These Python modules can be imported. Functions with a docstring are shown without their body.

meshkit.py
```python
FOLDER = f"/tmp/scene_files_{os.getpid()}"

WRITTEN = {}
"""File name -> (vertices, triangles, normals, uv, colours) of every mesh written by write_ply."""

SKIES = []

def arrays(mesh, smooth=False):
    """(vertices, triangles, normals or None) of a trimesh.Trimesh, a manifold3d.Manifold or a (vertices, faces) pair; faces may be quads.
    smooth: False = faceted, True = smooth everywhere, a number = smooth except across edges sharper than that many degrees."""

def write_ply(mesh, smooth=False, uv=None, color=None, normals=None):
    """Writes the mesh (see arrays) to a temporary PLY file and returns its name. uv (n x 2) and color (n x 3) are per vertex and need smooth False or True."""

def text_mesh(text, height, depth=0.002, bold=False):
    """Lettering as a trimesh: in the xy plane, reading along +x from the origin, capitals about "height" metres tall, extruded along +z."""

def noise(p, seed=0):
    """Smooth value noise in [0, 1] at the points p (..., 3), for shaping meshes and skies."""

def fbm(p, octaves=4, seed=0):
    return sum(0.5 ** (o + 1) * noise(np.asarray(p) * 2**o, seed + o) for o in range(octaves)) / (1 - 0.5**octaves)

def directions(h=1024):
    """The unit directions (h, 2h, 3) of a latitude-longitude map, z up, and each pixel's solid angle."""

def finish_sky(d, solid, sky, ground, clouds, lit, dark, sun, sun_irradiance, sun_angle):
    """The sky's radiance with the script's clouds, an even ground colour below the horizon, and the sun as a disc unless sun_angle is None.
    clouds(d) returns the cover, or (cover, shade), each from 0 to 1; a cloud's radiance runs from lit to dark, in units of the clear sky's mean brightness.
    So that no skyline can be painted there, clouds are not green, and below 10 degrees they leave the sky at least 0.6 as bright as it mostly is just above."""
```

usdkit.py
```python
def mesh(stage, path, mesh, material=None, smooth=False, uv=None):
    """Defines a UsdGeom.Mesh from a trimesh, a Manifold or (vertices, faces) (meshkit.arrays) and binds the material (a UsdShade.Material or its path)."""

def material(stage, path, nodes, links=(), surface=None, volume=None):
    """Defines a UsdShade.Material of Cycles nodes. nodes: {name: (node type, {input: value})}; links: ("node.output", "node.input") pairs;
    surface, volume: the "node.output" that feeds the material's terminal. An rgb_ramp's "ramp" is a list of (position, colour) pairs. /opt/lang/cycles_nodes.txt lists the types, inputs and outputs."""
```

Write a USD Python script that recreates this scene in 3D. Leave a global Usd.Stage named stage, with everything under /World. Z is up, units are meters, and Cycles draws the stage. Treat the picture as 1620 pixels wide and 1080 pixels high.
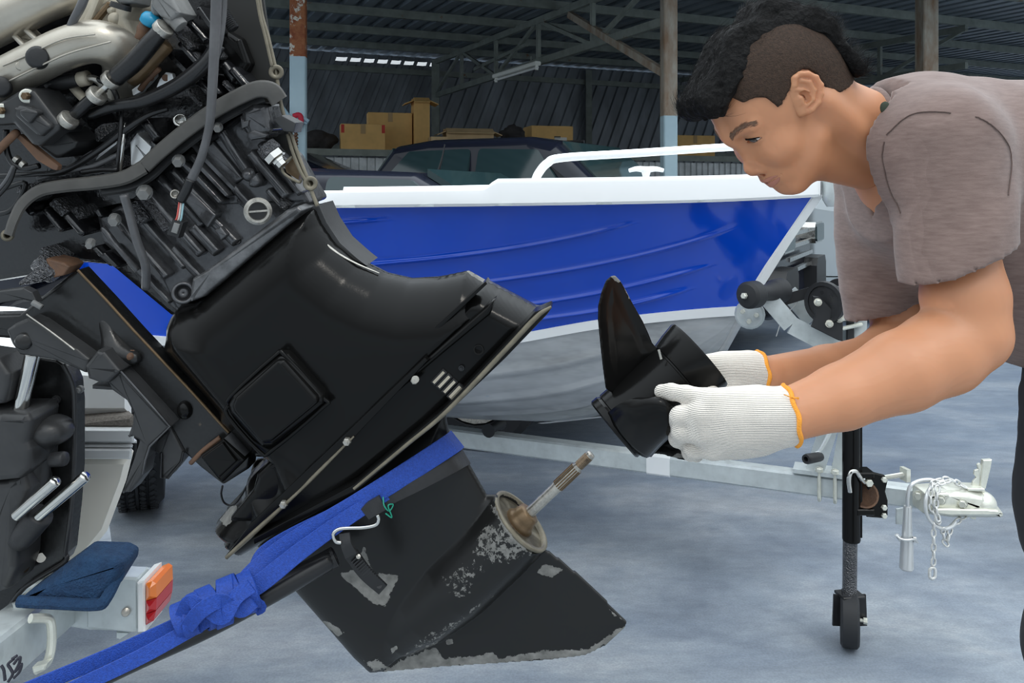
import math, random
import numpy as np, trimesh, shapely
from shapely.geometry import Polygon, LineString
import shapely.geometry as sg
import usdkit, meshkit
from pxr import Usd, UsdGeom, UsdLux, UsdShade, Gf, Sdf

stage = Usd.Stage.CreateInMemory()
UsdGeom.SetStageUpAxis(stage, 'Z'); UsdGeom.SetStageMetersPerUnit(stage, 1.0)
UsdGeom.Xform.Define(stage, '/World'); UsdGeom.Scope.Define(stage, '/World/Looks')
# ---------------------------------------------------------------- camera, sky, sun, exposure
F, HZ, CZ = 1333.333, 300.0, 1.25        # focal length in pixels of a 1620 px wide frame, row of the horizon, eye height
cam = UsdGeom.Camera.Define(stage, '/World/camera')
cam.CreateHorizontalApertureAttr(36.0); cam.CreateVerticalApertureAttr(24.0)
cam.CreateFocalLengthAttr(36.0 * F / 1620)
cam.CreateVerticalApertureOffsetAttr(-(540 - HZ) / 1620 * 36.0)
cam.CreateClippingRangeAttr(Gf.Vec2f(0.05, 200))
cam.CreateExposureAttr(0.55)
x = UsdGeom.Xformable(cam); x.AddTranslateOp().Set(Gf.Vec3d(0, 0, CZ)); x.AddRotateXOp().Set(90.0)
sky = UsdLux.DomeLight.Define(stage, '/World/sky')
sky.CreateIntensityAttr(1.0)
# an overcast sky, brighter overhead than at the horizon
skym = usdkit.material(stage, '/World/Looks/overcast', {'tc': ('texture_coordinate', {}), 's': ('separate_xyz', {}), 'r': ('map_range', dict(from_min=0.0, from_max=1.0, to_min=.3, to_max=1.5, clamp=True)), 'b': ('background_shader', dict(color=(.86, .94, 1.0)))},
    [('tc.generated', 's.vector'), ('s.z', 'r.value'), ('r.result', 'b.strength')], surface='b.background')
UsdShade.MaterialBindingAPI.Apply(sky.GetPrim()).Bind(skym)
sun = UsdLux.DistantLight.Define(stage, '/World/sun')
sun.CreateIntensityAttr(3.9); sun.CreateColorAttr(Gf.Vec3f(1.0, 0.94, 0.85)); sun.CreateAngleAttr(9.0)
x = UsdGeom.Xformable(sun); x.AddRotateZOp().Set(38.0); x.AddRotateXOp().Set(36.0)

# ---------------------------------------------------------------- helpers
def P(px, py, y):
    """The point at depth y that stands at picture position px, py of the 1620 x 1080 frame."""
    return np.array([(px - 810) / F * y, y, CZ - (py - HZ) / F * y])
used = {}
def path(name, parent):
    base = parent.GetPath().pathString if parent is not None else '/World'
    k = (base, name); n = used.get(k, 0); used[k] = n + 1
    return f'{base}/{name}' + (f'_{n:03d}' if n else '')
def setcd(p, label=None, cat=None, group=None, kind=None):
    for k, v in (('label', label), ('category', cat), ('group', group), ('kind', kind)):
        if v: p.SetCustomDataByKey(k, v)
    return p
def thing(name, label, cat, group=None, loc=None, rz=0, kind=None):
    x = UsdGeom.Xform.Define(stage, path(name, None))
    if loc is not None: x.AddTranslateOp().Set(Gf.Vec3d(*map(float, loc)))
    if rz: x.AddRotateZOp().Set(float(rz))
    return setcd(x.GetPrim(), label, cat, group, kind)
def put(name, m, mat, parent=None, smooth=30, label=None, cat=None, group=None, kind=None, attr=None):
    """One Mesh prim; m: trimesh / (v, f) / list of them."""
    if isinstance(m, list): m = cat_(m)
    M = usdkit.mesh(stage, path(name, parent), m, mat, smooth=smooth)
    if attr is not None:
        for k, v in attr.items():
            UsdGeom.PrimvarsAPI(M).CreatePrimvar(k, Sdf.ValueTypeNames.FloatArray, 'vertex').Set([float(q) for q in v])
    return setcd(M.GetPrim(), label, cat, group, kind)
def tm(m):
    if hasattr(m, 'vertices'): return m
    return trimesh.Trimesh(np.asarray(m[0], float), np.asarray(m[1], int), process=False) if np.asarray(m[1]).shape[1] == 3 else \
        trimesh.Trimesh(np.asarray(m[0], float), np.vstack([np.asarray(m[1])[:, [0, 1, 2]], np.asarray(m[1])[:, [0, 2, 3]]]), process=False)
def cat_(ms):
    return trimesh.util.concatenate([tm(m) for m in ms])
def frame(axis, ref=None):
    w = np.asarray(axis, float); w = w / np.linalg.norm(w)
    r = np.array([0, 0, 1.0]) if ref is None else np.asarray(ref, float)
    if abs(w @ r / np.linalg.norm(r)) > .98: r = np.array([1.0, 0, 0])
    u = np.cross(r, w); u /= np.linalg.norm(u)
    return u, np.cross(w, u), w
def loft(rings, close=True, caps=True):
    """Quads between rings of equal length; rings: (n, m, 3)."""
    R = np.asarray(rings, float); n, m = R.shape[:2]
    v = R.reshape(-1, 3); f = []
    i = np.arange(n - 1)[:, None] * m; j = np.arange(m if close else m - 1)[None]
    jn = (j + 1) % m
    f = np.stack([i + j, i + jn, i + m + jn, i + m + j], -1).reshape(-1, 4)
    t = np.vstack([f[:, [0, 1, 2]], f[:, [0, 2, 3]]])
    if caps and close:
        c0, c1 = len(v), len(v) + 1
        v = np.vstack([v, R[0].mean(0), R[-1].mean(0)])
        a = np.arange(m); b = (a + 1) % m
        t = np.vstack([t, np.stack([np.full(m, c0), b, a], 1), np.stack([np.full(m, c1), a + (n - 1) * m, b + (n - 1) * m], 1)])
    return trimesh.Trimesh(v, t, process=False)
def catmull(pts, n=6):
    p = np.asarray(pts, float)
    if len(p) < 3: return p
    q = np.vstack([2 * p[0] - p[1], p, 2 * p[-1] - p[-2]]); out = []
    for i in range(1, len(q) - 2):
        a, b, c, d = q[i - 1:i + 3]
        for t in np.arange(n) / n:
            out.append(.5 * (2 * b + (c - a) * t + (2 * a - 5 * b + 4 * c - d) * t * t + (3 * b - a - 3 * c + d) * t ** 3))
    out.append(p[-1]); return np.array(out)
def tube(pts, r, n=12, smooth=6, flat=1.0, ref=None, caps=True):
    """A round (or flattened) tube along points; r a number or one per point."""
    p = np.asarray(pts, float); rr = np.broadcast_to(np.asarray(r, float), (len(p),))
    if smooth and len(p) > 2:
        q = catmull(np.column_stack([p, rr]), smooth); p, rr = q[:, :3], q[:, 3]
    T = np.gradient(p, axis=0); T /= np.maximum(np.linalg.norm(T, axis=1, keepdims=True), 1e-12)
    u, v, _ = frame(T[0], ref); rings = []
    for i in range(len(p)):
        u = u - (u @ T[i]) * T[i]; u /= np.linalg.norm(u); v = np.cross(T[i], u)
        a = np.arange(n) / n * 2 * np.pi
        rings.append(p[i] + rr[i] * (np.cos(a)[:, None] * u + flat * np.sin(a)[:, None] * v))
    return loft(rings, caps=caps)
def bar(p, q, w, h, ref=None, ch=0.0):
    """A box beam from p to q: w across, h along the reference (up) direction."""
    p, q = np.asarray(p, float), np.asarray(q, float); u, v, t = frame(q - p, ref)
    c = min(w, h) * .12 if ch is None else ch
    a, b = w / 2, h / 2
    if c: pr = [(-a + c, -b), (a - c, -b), (a, -b + c), (a, b - c), (a - c, b), (-a + c, b), (-a, b - c), (-a, -b + c)]
    else: pr = [(-a, -b), (a, -b), (a, b), (-a, b)]
    return loft([[e + s * u + k * v for s, k in pr] for e in (p, q)])
def box(c, size, rz=0, ch=0.0):
    c = np.asarray(c, float); d = np.array([math.cos(rz), math.sin(rz), 0]) * size[0] / 2
    return bar(c - d, c + d, size[1], size[2], ch=ch)
def lathe(p, q, prof, n=24, ref=None):
    """Revolve profile [(t along p-q in metres, radius)] around the axis p-q."""
    p, q = np.asarray(p, float), np.asarray(q, float); u, v, w = frame(q - p, ref)
    a = np.arange(n) / n * 2 * np.pi; d = np.cos(a)[:, None] * u + np.sin(a)[:, None] * v
    return loft([p + w * t + max(r, 1e-5) * d for t, r in prof])
def hexnut(p, axis, r, h):
    a = np.asarray(axis, float); a = a / np.linalg.norm(a); p = np.asarray(p, float)
    return lathe(p, p + a, [(0, r), (h * .8, r), (h, r * .82)], 6)
def rnd(poly, r, k=3):
    g = Polygon(poly).buffer(0)
    if r: g = g.buffer(-r, quad_segs=k).buffer(2 * r, quad_segs=k).buffer(-r, quad_segs=k)
    if g.geom_type != 'Polygon': g = max(g.geoms, key=lambda q: q.area)
    return np.array(g.exterior.coords)[:-1]
def inset(pts, d):
    """Mitred inset that keeps the number of corners."""
    p = np.asarray(pts, float); a, b = np.roll(p, 1, 0), np.roll(p, -1, 0)
    e0, e1 = p - a, b - p
    n0 = np.column_stack([-e0[:, 1], e0[:, 0]]) / np.maximum(np.linalg.norm(e0, axis=1, keepdims=True), 1e-9)
    n1 = np.column_stack([-e1[:, 1], e1[:, 0]]) / np.maximum(np.linalg.norm(e1, axis=1, keepdims=True), 1e-9)
    m = n0 + n1; m /= np.maximum((m * n0).sum(1, keepdims=True), .35)
    return p + m * d
def prism2(poly, levels, to3):
    """A solid of one outline: levels [(w, inset)], to3(points2, w) -> 3-D."""
    p = np.asarray(poly, float)
    if shapely.Polygon(p).exterior.is_ccw is False: p = p[::-1]
    v, f = trimesh.creation.triangulate_polygon(shapely.Polygon(p), engine='earcut')
    idx = np.argmin(((v[:, None] - p[None]) ** 2).sum(-1), 1)
    rings = [to3(inset(p, i) if i else p, w) for w, i in levels]
    m = loft(rings, caps=False); k = len(p); f = idx[f]
    m2 = trimesh.Trimesh(m.vertices, np.vstack([m.faces, f[:, ::-1], f + (len(levels) - 1) * k]), process=False)
    if m2.volume < 0: m2.invert()
    return m2
def sprism(poly, y0, y1, bev=0.0, r=0.0, at=None):
    """Outline in picture pixels taken at depth at (default y0), solid from depth y0 to y1."""
    g = rnd(poly, r) if r else np.asarray(poly, float)
    at = at or y0
    q = np.column_stack([(g[:, 0] - 810) / F * at, CZ - (g[:, 1] - HZ) / F * at])
    to3 = lambda p, w: np.column_stack([p[:, 0], np.full(len(p), w), p[:, 1]])
    return prism2(q, [(y0, bev), (y0 + bev, 0), (y1 - bev, 0), (y1, bev)] if bev else [(y0, 0), (y1, 0)], to3)
def surfnet(fn, lo, hi, h):
    """Naive surface nets of the implicit fn(X, Y, Z) < 0 inside."""
    lo, hi = np.asarray(lo, float), np.asarray(hi, float)
    n = np.maximum(np.ceil((hi - lo) / h).astype(int), 2) + 1
    ax = [lo[k] + h * np.arange(n[k]) for k in range(3)]
    X, Y, Z = np.meshgrid(*[a.astype(np.float32) for a in ax], indexing='ij')
    V = np.asarray(fn(X, Y, Z), np.float32)
    V[[0, -1]] = np.maximum(V[[0, -1]], h * .2); V[:, [0, -1]] = np.maximum(V[:, [0, -1]], h * .2); V[:, :, [0, -1]] = np.maximum(V[:, :, [0, -1]], h * .2)
    S = V < 0
    c = [(i, j, k) for i in (0, 1) for j in (0, 1) for k in (0, 1)]
    sl = lambda i, s: slice(i, s - 1 + i)
    cnt = sum(S[sl(i, n[0]), sl(j, n[1]), sl(k, n[2])].astype(np.int8) for i, j, k in c)
    cells = np.argwhere((cnt > 0) & (cnt < 8))
    acc = np.zeros((len(cells), 3)); num = np.zeros(len(cells))
    cv = {o: V[cells[:, 0] + o[0], cells[:, 1] + o[1], cells[:, 2] + o[2]] for o in c}
    for a in c:
        for k in range(3):
            if a[k] == 0:
                b = tuple(1 if q == k else a[q] for q in range(3)); va, vb = cv[a], cv[b]
                hit = (va < 0) != (vb < 0); t = np.where(hit, va / np.where(hit, va - vb, 1), 0)
                pt = np.tile(np.array(a, float), (len(cells), 1)); pt[:, k] = t
                acc[hit] += pt[hit]; num += hit
    verts = lo + h * (cells + acc / np.maximum(num, 1)[:, None])
    ids = np.full(tuple(n - 1), -1, np.int64); ids[tuple(cells.T)] = np.arange(len(cells))
    faces = []
    for k in range(3):
        a = [slice(None)] * 3; b = [slice(None)] * 3; a[k] = slice(0, -1); b[k] = slice(1, None)
        e = np.argwhere(S[tuple(a)] != S[tuple(b)])
        u, v = [(1, 2), (2, 0), (0, 1)][k]
        e = e[(e[:, u] > 0) & (e[:, v] > 0) & (e[:, u] < n[u] - 1) & (e[:, v] < n[v] - 1)]
        def g(du, dv):
            q = e.copy(); q[:, u] -= du; q[:, v] -= dv; return ids[tuple(q.T)]
        q = np.stack([g(0, 0), g(1, 0), g(1, 1), g(0, 1)], 1)
        flip = ~S[tuple(e.T)]
        q[flip] = q[flip][:, ::-1]; faces.append(q)
    q = np.vstack(faces); q = q[(q >= 0).all(1)]
    m = trimesh.Trimesh(verts, np.vstack([q[:, [0, 1, 2]], q[:, [0, 2, 3]]]), process=False)
    if m.volume < 0: m.invert()
    return m
def smin(a, b, k): 
    hh = np.maximum(k - np.abs(a - b), 0) / k
    return np.minimum(a, b) - hh * hh * k * .25
def sd_seg(X, Y, Z, a, b, ra, rb=None):
    """Tapered capsule."""
    rb = ra if rb is None else rb; a, b = np.asarray(a, np.float32), np.asarray(b, np.float32); d = b - a
    t = np.clip(((X - a[0]) * d[0] + (Y - a[1]) * d[1] + (Z - a[2]) * d[2]) / max(float(d @ d), 1e-9), 0, 1)
    return np.sqrt((X - a[0] - t * d[0]) ** 2 + (Y - a[1] - t * d[1]) ** 2 + (Z - a[2] - t * d[2]) ** 2) - (ra + (rb - ra) * t)
def sd_ell(X, Y, Z, c, r, R=None):
    """Ellipsoid; R rows are its axes."""
    d = [X - c[0], Y - c[1], Z - c[2]]
    if R is not None: d = [R[i][0] * d[0] + R[i][1] * d[1] + R[i][2] * d[2] for i in range(3)]
    k0 = np.sqrt((d[0] / r[0]) ** 2 + (d[1] / r[1]) ** 2 + (d[2] / r[2]) ** 2)
    k1 = np.sqrt((d[0] / r[0] ** 2) ** 2 + (d[1] / r[1] ** 2) ** 2 + (d[2] / r[2] ** 2) ** 2)
    return k0 * (k0 - 1) / np.maximum(k1, 1e-6)
def sd_poly(A, B, poly):
    """Signed distance (negative inside) of grids A, B to a polygon."""
    p = np.asarray(poly, np.float32); d = np.full(A.shape, 1e9, np.float32); s = np.zeros(A.shape, bool)
    for (ax, ay), (bx, by) in zip(p, np.roll(p, -1, 0)):
        ex, ey = bx - ax, by - ay; wx, wy = A - ax, B - ay
        t = np.clip((wx * ex + wy * ey) / max(ex * ex + ey * ey, 1e-12), 0, 1)
        d = np.minimum(d, (wx - ex * t) ** 2 + (wy - ey * t) ** 2)
        s ^= ((ay > B) != (by > B)) & (A < (ex * (B - ay)) / (ey if ey else 1e-12) + ax)
    return np.where(s, -1, 1) * np.sqrt(d)

# ---------------------------------------------------------------- materials
def mat(name, col, rough=.5, metal=0.0, coat=0.0, var=0.0, vscale=8, bump=0.0, bscale=60, col2=None, spots=None, rvar=0.0, sheen=0.0, sss=0.0, stretch=None, chip=None, spec=None, bdist=.002, bkind='noise', detail=4):
    """Principled with noise variation. spots: (colour, threshold, scale): patches of wear; chip: (colour, rough): bare patches where the mesh's primvar says so."""
    nd = {'p': ('principled_bsdf', dict(base_color=col, roughness=rough, metallic=metal, coat_weight=coat, coat_roughness=.06, sheen_weight=sheen, subsurface_weight=sss)),
          'g': ('geometry', {})}
    nd['p'][1].update(subsurface_scale=.006) if sss else None
    if spec is not None: nd['p'][1]['specular_ior_level'] = spec
    lk = []; colout = None; src = 'g.position'
    if stretch:
        nd['mp'] = ('mapping', dict(scale=stretch)); lk.append(('g.position', 'mp.vector')); src = 'mp.vector'
    if var or col2 is not None or rvar:
        nd['n'] = ('noise_texture', dict(scale=vscale, detail=detail, roughness=.6)); lk.append((src, 'n.vector'))
        c2 = col2 if col2 is not None else tuple(c * (1 + var) for c in col)
        c1 = col if col2 is not None else tuple(c * (1 - var) for c in col)
        nd['r'] = ('rgb_ramp', dict(ramp=[(.3, c1), (.7, c2)])); lk += [('n.fac', 'r.fac')]; colout = 'r.color'
    if spots:
        nd['sn'] = ('noise_texture', dict(scale=spots[2], detail=6, roughness=.65)); lk.append((src, 'sn.vector'))
        nd['sr'] = ('rgb_ramp', dict(ramp=[(spots[1], (0, 0, 0)), (spots[1] + .04, (1, 1, 1))])); lk.append(('sn.fac', 'sr.fac'))
        nd['sm'] = ('mix_color', dict(a=col, b=spots[0])); lk.append(('sr.color', 'sm.fac'))
        if colout: lk.append((colout, 'sm.a'))
        colout = 'sm.result'
    if chip:
        nd['at'] = ('attribute', dict(attribute='chip'))
        nd['cn'] = ('noise_texture', dict(scale=110, detail=6, roughness=.7)); lk.append(('g.position', 'cn.vector'))
        nd['ca'] = ('math', dict(math_type='multiply_add', value2=.8, value3=-.4)); lk.append(('cn.fac', 'ca.value1'))
        nd['cb'] = ('math', dict(math_type='add')); lk += [('at.fac', 'cb.value1'), ('ca.value', 'cb.value2')]
        nd['cr'] = ('rgb_ramp', dict(ramp=[(.46, (0, 0, 0)), (.5, (1, 1, 1))])); lk.append(('cb.value', 'cr.fac'))
        nd['c2'] = ('noise_texture', dict(scale=60, detail=5)); lk.append(('g.position', 'c2.vector'))
        nd['cc'] = ('rgb_ramp', dict(ramp=[(.3, tuple(c * .6 for c in chip[0])), (.7, tuple(c * 1.3 for c in chip[0]))])); lk.append(('c2.fac', 'cc.fac'))
        nd['cm'] = ('mix_color', dict(a=col)); lk += [('cr.color', 'cm.fac'), ('cc.color', 'cm.b')]
        if colout: lk.append((colout, 'cm.a'))
        colout = 'cm.result'
        nd['rm'] = ('mix_float', dict(a=rough, b=chip[1])); lk += [('cr.color', 'rm.fac'), ('rm.result', 'p.roughness')]
    if colout: lk.append((colout, 'p.base_color'))
    if rvar and not chip:
        nd['rr'] = ('map_range', dict(from_min=.3, from_max=.7, to_min=max(rough - rvar, .02), to_max=rough + rvar)); lk += [('n.fac', 'rr.value'), ('rr.result', 'p.roughness')]
    if bump:
        if bkind == 'noise': nd['bn'] = ('noise_texture', dict(scale=bscale, detail=3)); o = 'bn.fac'
        elif bkind == 'voronoi': nd['bn'] = ('voronoi_texture', dict(scale=bscale)); o = 'bn.distance'
        else: nd['bn'] = ('wave_texture', dict(scale=bscale, bands_direction=bkind)); o = 'bn.fac'
        lk.append((src, 'bn.vector'))
        nd['b'] = ('bump', dict(strength=bump, distance=bdist)); lk += [(o, 'b.height'), ('b.normal', 'p.normal')]
    return usdkit.material(stage, f'/World/Looks/{name}', nd, lk, surface='p.BSDF')
M = {}
M['black'] = mat('black_gloss_paint', (.0028, .0027, .0026), .19, bump=.10, bscale=260, bdist=.001, rvar=.08, vscale=14, chip=((.20, .195, .18), .55), spec=.2)
M['gear'] = mat('scuffed_black_paint', (.006, .006, .0058), .32, bump=.15, bscale=200, bdist=.001, rvar=.08, vscale=12, chip=((.20, .195, .18), .55), spec=.38)
M['black2'] = mat('black_engine_paint', (.004, .004, .0045), .16, spec=.7, bump=.5, bscale=150, bdist=.001, rvar=.12, vscale=30)
M['casting'] = mat('dark_grey_casting', (.085, .085, .088), .19, metal=.65, bump=.3, bscale=170, bdist=.001, var=.35, vscale=18, rvar=.12)
M['flange'] = mat('grey_flange', (.12, .12, .122), .3, metal=.55, bump=.3, bscale=150, bdist=.001, var=.4, vscale=30, rvar=.1)
M['crackle'] = mat('wet_pitted_casting', (.15, .15, .155), .17, metal=.9, bump=1.0, bscale=230, bdist=.012, var=.4, vscale=20)
M['bracket'] = mat('worn_black_bracket', (.006, .006, .006), .26, bump=.2, bscale=120, bdist=.001, rvar=.12, vscale=20, spots=((.10, .075, .05), .70, 14))
M['bracket_grey'] = mat('dark_grey_bracket', (.022, .022, .0225), .38, bump=.2, bscale=200, bdist=.001, var=.2, vscale=25)
M['rubber'] = mat('grey_rubber', (.058, .055, .050), .48, var=.18, vscale=25, bump=.1, bscale=200)
M['rubber_dark'] = mat('black_rubber', (.012, .012, .013), .5, var=.3, vscale=40, bump=.2, bscale=200)
M['hose'] = mat('black_hose', (.006, .006, .0065), .27, rvar=.08, vscale=30)
M['cable'] = mat('grey_cable', (.075, .075, .078), .32, var=.2, vscale=30)
M['aluminium'] = mat('cast_aluminium', (.44, .405, .345), .34, metal=.8, var=.12, vscale=12, bump=.15, bscale=300, bdist=.001)
M['cream'] = mat('cream_casting', (.48, .43, .34), .5, metal=.25, var=.15, vscale=20, bump=.2, bscale=150, bdist=.001)
M['chrome'] = mat('polished_steel', (.62, .61, .58), .14, metal=1.0, rvar=.06, vscale=40)
M['steel'] = mat('dull_steel', (.42, .40, .36), .34, metal=.9, var=.25, vscale=60, rvar=.1)
M['rust'] = mat('rusty_metal', (.15, .075, .038), .7, col2=(.10, .055, .035), vscale=50, bump=.3, bscale=120)
M['brown'] = mat('brown_varnished_metal', (.13, .085, .045), .35, metal=.5, var=.3, vscale=30)
M['tan'] = mat('tan_cowl_edge', (.17, .15, .11), .4, metal=.4, var=.25, vscale=40)
M['cowl'] = mat('cowl_inside', (.008, .0075, .006), .5, var=.3, vscale=6)
M['teal'] = mat('teal_plastic', (.01, .22, .38), .3)
M['grey_plastic'] = mat('grey_plastic', (.16, .16, .155), .45, var=.2, vscale=40)
M['wire_red'] = mat('red_wire', (.55, .10, .08), .4); M['wire_blue'] = mat('pale_blue_wire', (.30, .48, .52), .4); M['wire_white'] = mat('pale_wire', (.6, .52, .48), .4)
M['green'] = mat('green_wire', (.01, .25, .16), .4)
M['galv'] = mat('galvanised_steel', (.56, .60, .60), .42, metal=.45, var=.12, vscale=22, bump=.08, bscale=90, bkind='voronoi', bdist=.001, rvar=.08)
M['zinc'] = mat('zinc_plate', (.68, .68, .60), .3, metal=.6, var=.12, vscale=30)
M['boat_white'] = mat('white_boat_paint', (.86, .87, .87), .25, coat=.3)
M['boat_blue'] = mat('blue_boat_paint', (.001, .058, .50), .14, coat=.25)
M['hull_metal'] = mat('bare_hull_aluminium', (.40, .41, .42), .36, metal=.7, var=.28, vscale=3.2, stretch=(1, 1, 3.5), rvar=.1, spots=((.30, .42, .52), .66, 2.2))
M['gelcoat'] = mat('cream_gelcoat', (.83, .79, .70), .3, var=.03, vscale=3)
M['gelwhite'] = mat('white_gelcoat', (.86, .86, .84), .3)
M['carpet'] = mat('brown_grey_carpet', (.17, .15, .13), .9, var=.35, vscale=260, bump=.6, bscale=300)
M['trim_metal'] = mat('ribbed_trim', (.68, .69, .69), .4, metal=.3)
M['tyre'] = mat('tyre_rubber', (.013, .014, .016), .62, bump=.2, bscale=120)
M['blue_carpet'] = mat('blue_carpet_pad', (.006, .028, .075), .9, col2=(.012, .05, .12), vscale=60, bump=1.0, bscale=240, bdist=.004, spots=((.16, .10, .05), .72, 12))
M['amber'] = mat('amber_lens', (.80, .20, .03), .2, coat=.5); M['redlens'] = mat('red_lens', (.45, .015, .02), .2, coat=.5)
M['ink'] = mat('black_marker', (.02, .02, .03), .6)
M['darkcar'] = mat('dark_car_paint', (.004, .005, .010), .22, coat=.35, spec=.25)
M['silver'] = mat('silver_car_paint', (.36, .40, .42), .3, metal=.5, coat=.8)
M['carglass'] = mat('dark_car_glass', (.010, .022, .024), .06, spec=.7)
M['black_plastic'] = mat('black_plastic', (.008, .008, .0085), .4)
M['card'] = mat('cardboard', (.66, .41, .15), .8, var=.12, vscale=5); M['card2'] = mat('pale_cardboard', (.58, .42, .23), .8, var=.12, vscale=5)
M['tape'] = mat('packing_tape', (.33, .2, .06), .3); M['label_white'] = mat('paper_label', (.7, .7, .68), .7); M['red_print'] = mat('red_print', (.5, .03, .02), .6)
M['truss'] = mat('grey_green_steel', (.205, .23, .205), .6, var=.2, vscale=6, spots=((.19, .10, .05), .66, 5))
M['sheet'] = mat('weathered_sheet', (.20, .22, .24), .5, metal=.3, var=.3, vscale=2.2, stretch=(1, 1, .5))
M['roofsheet'] = mat('roof_sheet', (.20, .235, .26), .5, metal=.3, var=.25, vscale=2)
M['lowsheet'] = mat('pale_corrugated_sheet', (.52, .55, .56), .5, metal=.4, var=.2, vscale=6)
M['paint_blue'] = mat('pale_blue_post_paint', (.42, .58, .66), .55, col2=(.50, .66, .73), vscale=5, spots=((.33, .24, .12), .68, 9))
M['post_rust'] = mat('flaking_rust', (.22, .055, .02), .75, col2=(.38, .15, .06), vscale=16, bump=.5, bscale=60, spots=((.62, .60, .52), .57, 9))
M['post_rust2'] = mat('rusty_pale_post', (.42, .40, .34), .65, col2=(.24, .15, .09), vscale=9, stretch=(1, 1, .35), bump=.2, bscale=50)
M['lamp_white'] = mat('white_lamp_housing', (.86, .88, .82), .4)
M['skin'] = mat('skin', (.50, .225, .115), .46, sss=.1, var=.045, vscale=14, bump=.06, bscale=380, bdist=.0008)
M['lip'] = mat('lips', (.43, .17, .115), .42, sss=.1, bump=.2, bscale=300, bdist=.001)
M['hair'] = mat('black_hair', (.004, .0036, .0036), .6, spec=.15, bump=.8, bscale=160, bdist=.004, stretch=(1, 1.6, 1))
M['hair_short'] = mat('clipped_hair', (.028, .018, .013), .75, spec=.2, col2=(.058, .035, .024), vscale=260, bump=.8, bscale=500, bdist=.002)
M['hair_strand'] = mat('hair_strand', (.004, .0035, .0035), .55, spec=.18); M['side_strand'] = mat('clipped_hair_strand', (.035, .022, .016), .6, spec=.2)
M['eye_white'] = mat('eye_white', (.7, .66, .62), .25); M['iris'] = mat('dark_iris', (.02, .012, .008), .1, coat=1.0)
M['brow'] = mat('eyebrow', (.15, .085, .055), .8, var=.4, vscale=300)
M['shirt'] = mat('taupe_knit', (.150, .097, .083), .9, col2=(.212, .146, .126), vscale=90, stretch=(.5, .5, 3.0), sheen=.2, bump=.25, bscale=700, bdist=.001, detail=6)
M['shirt_inside'] = mat('shirt_seam_knit', (.115, .076, .065), .9)  # darker knit for the sewn seam lines
M['stain'] = mat('green_smudge', (.035, .045, .03), .9)
M['trousers'] = mat('black_trousers', (.010, .010, .011), .75, var=.3, vscale=30)
M['glove'] = mat('white_knit_glove', (.80, .74, .66), .95, var=.05, vscale=30, sheen=.3, bump=.9, bscale=150, bkind='z', bdist=.0016)
M['orange'] = mat('orange_stitching', (.85, .33, .035), .8, bump=.6, bscale=400)
M['strap'] = mat('blue_webbing', (.010, .052, .32), .65, var=.25, vscale=300, bump=.5, bscale=520, bdist=.0012, bkind='voronoi')
M['pole'] = mat('black_pole', (.008, .008, .009), .3)
M['dry_black'] = mat('black_trailer_plastic', (.010, .010, .011), .42, var=.3, vscale=30)
M['plug'] = mat('silver_plug', (.62, .63, .63), .3, metal=.7); M['chain'] = mat('white_zinc_chain', (.66, .66, .64), .35, metal=.5, var=.2, vscale=60)
M['cord_blue'] = mat('pale_cord', (.32, .46, .55), .8); M['cord_red'] = mat('red_ribbon', (.50, .02, .05), .7)
M['clutter'] = mat('dark_cloth', (.035, .032, .032), .9, var=.4, vscale=10)

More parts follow.
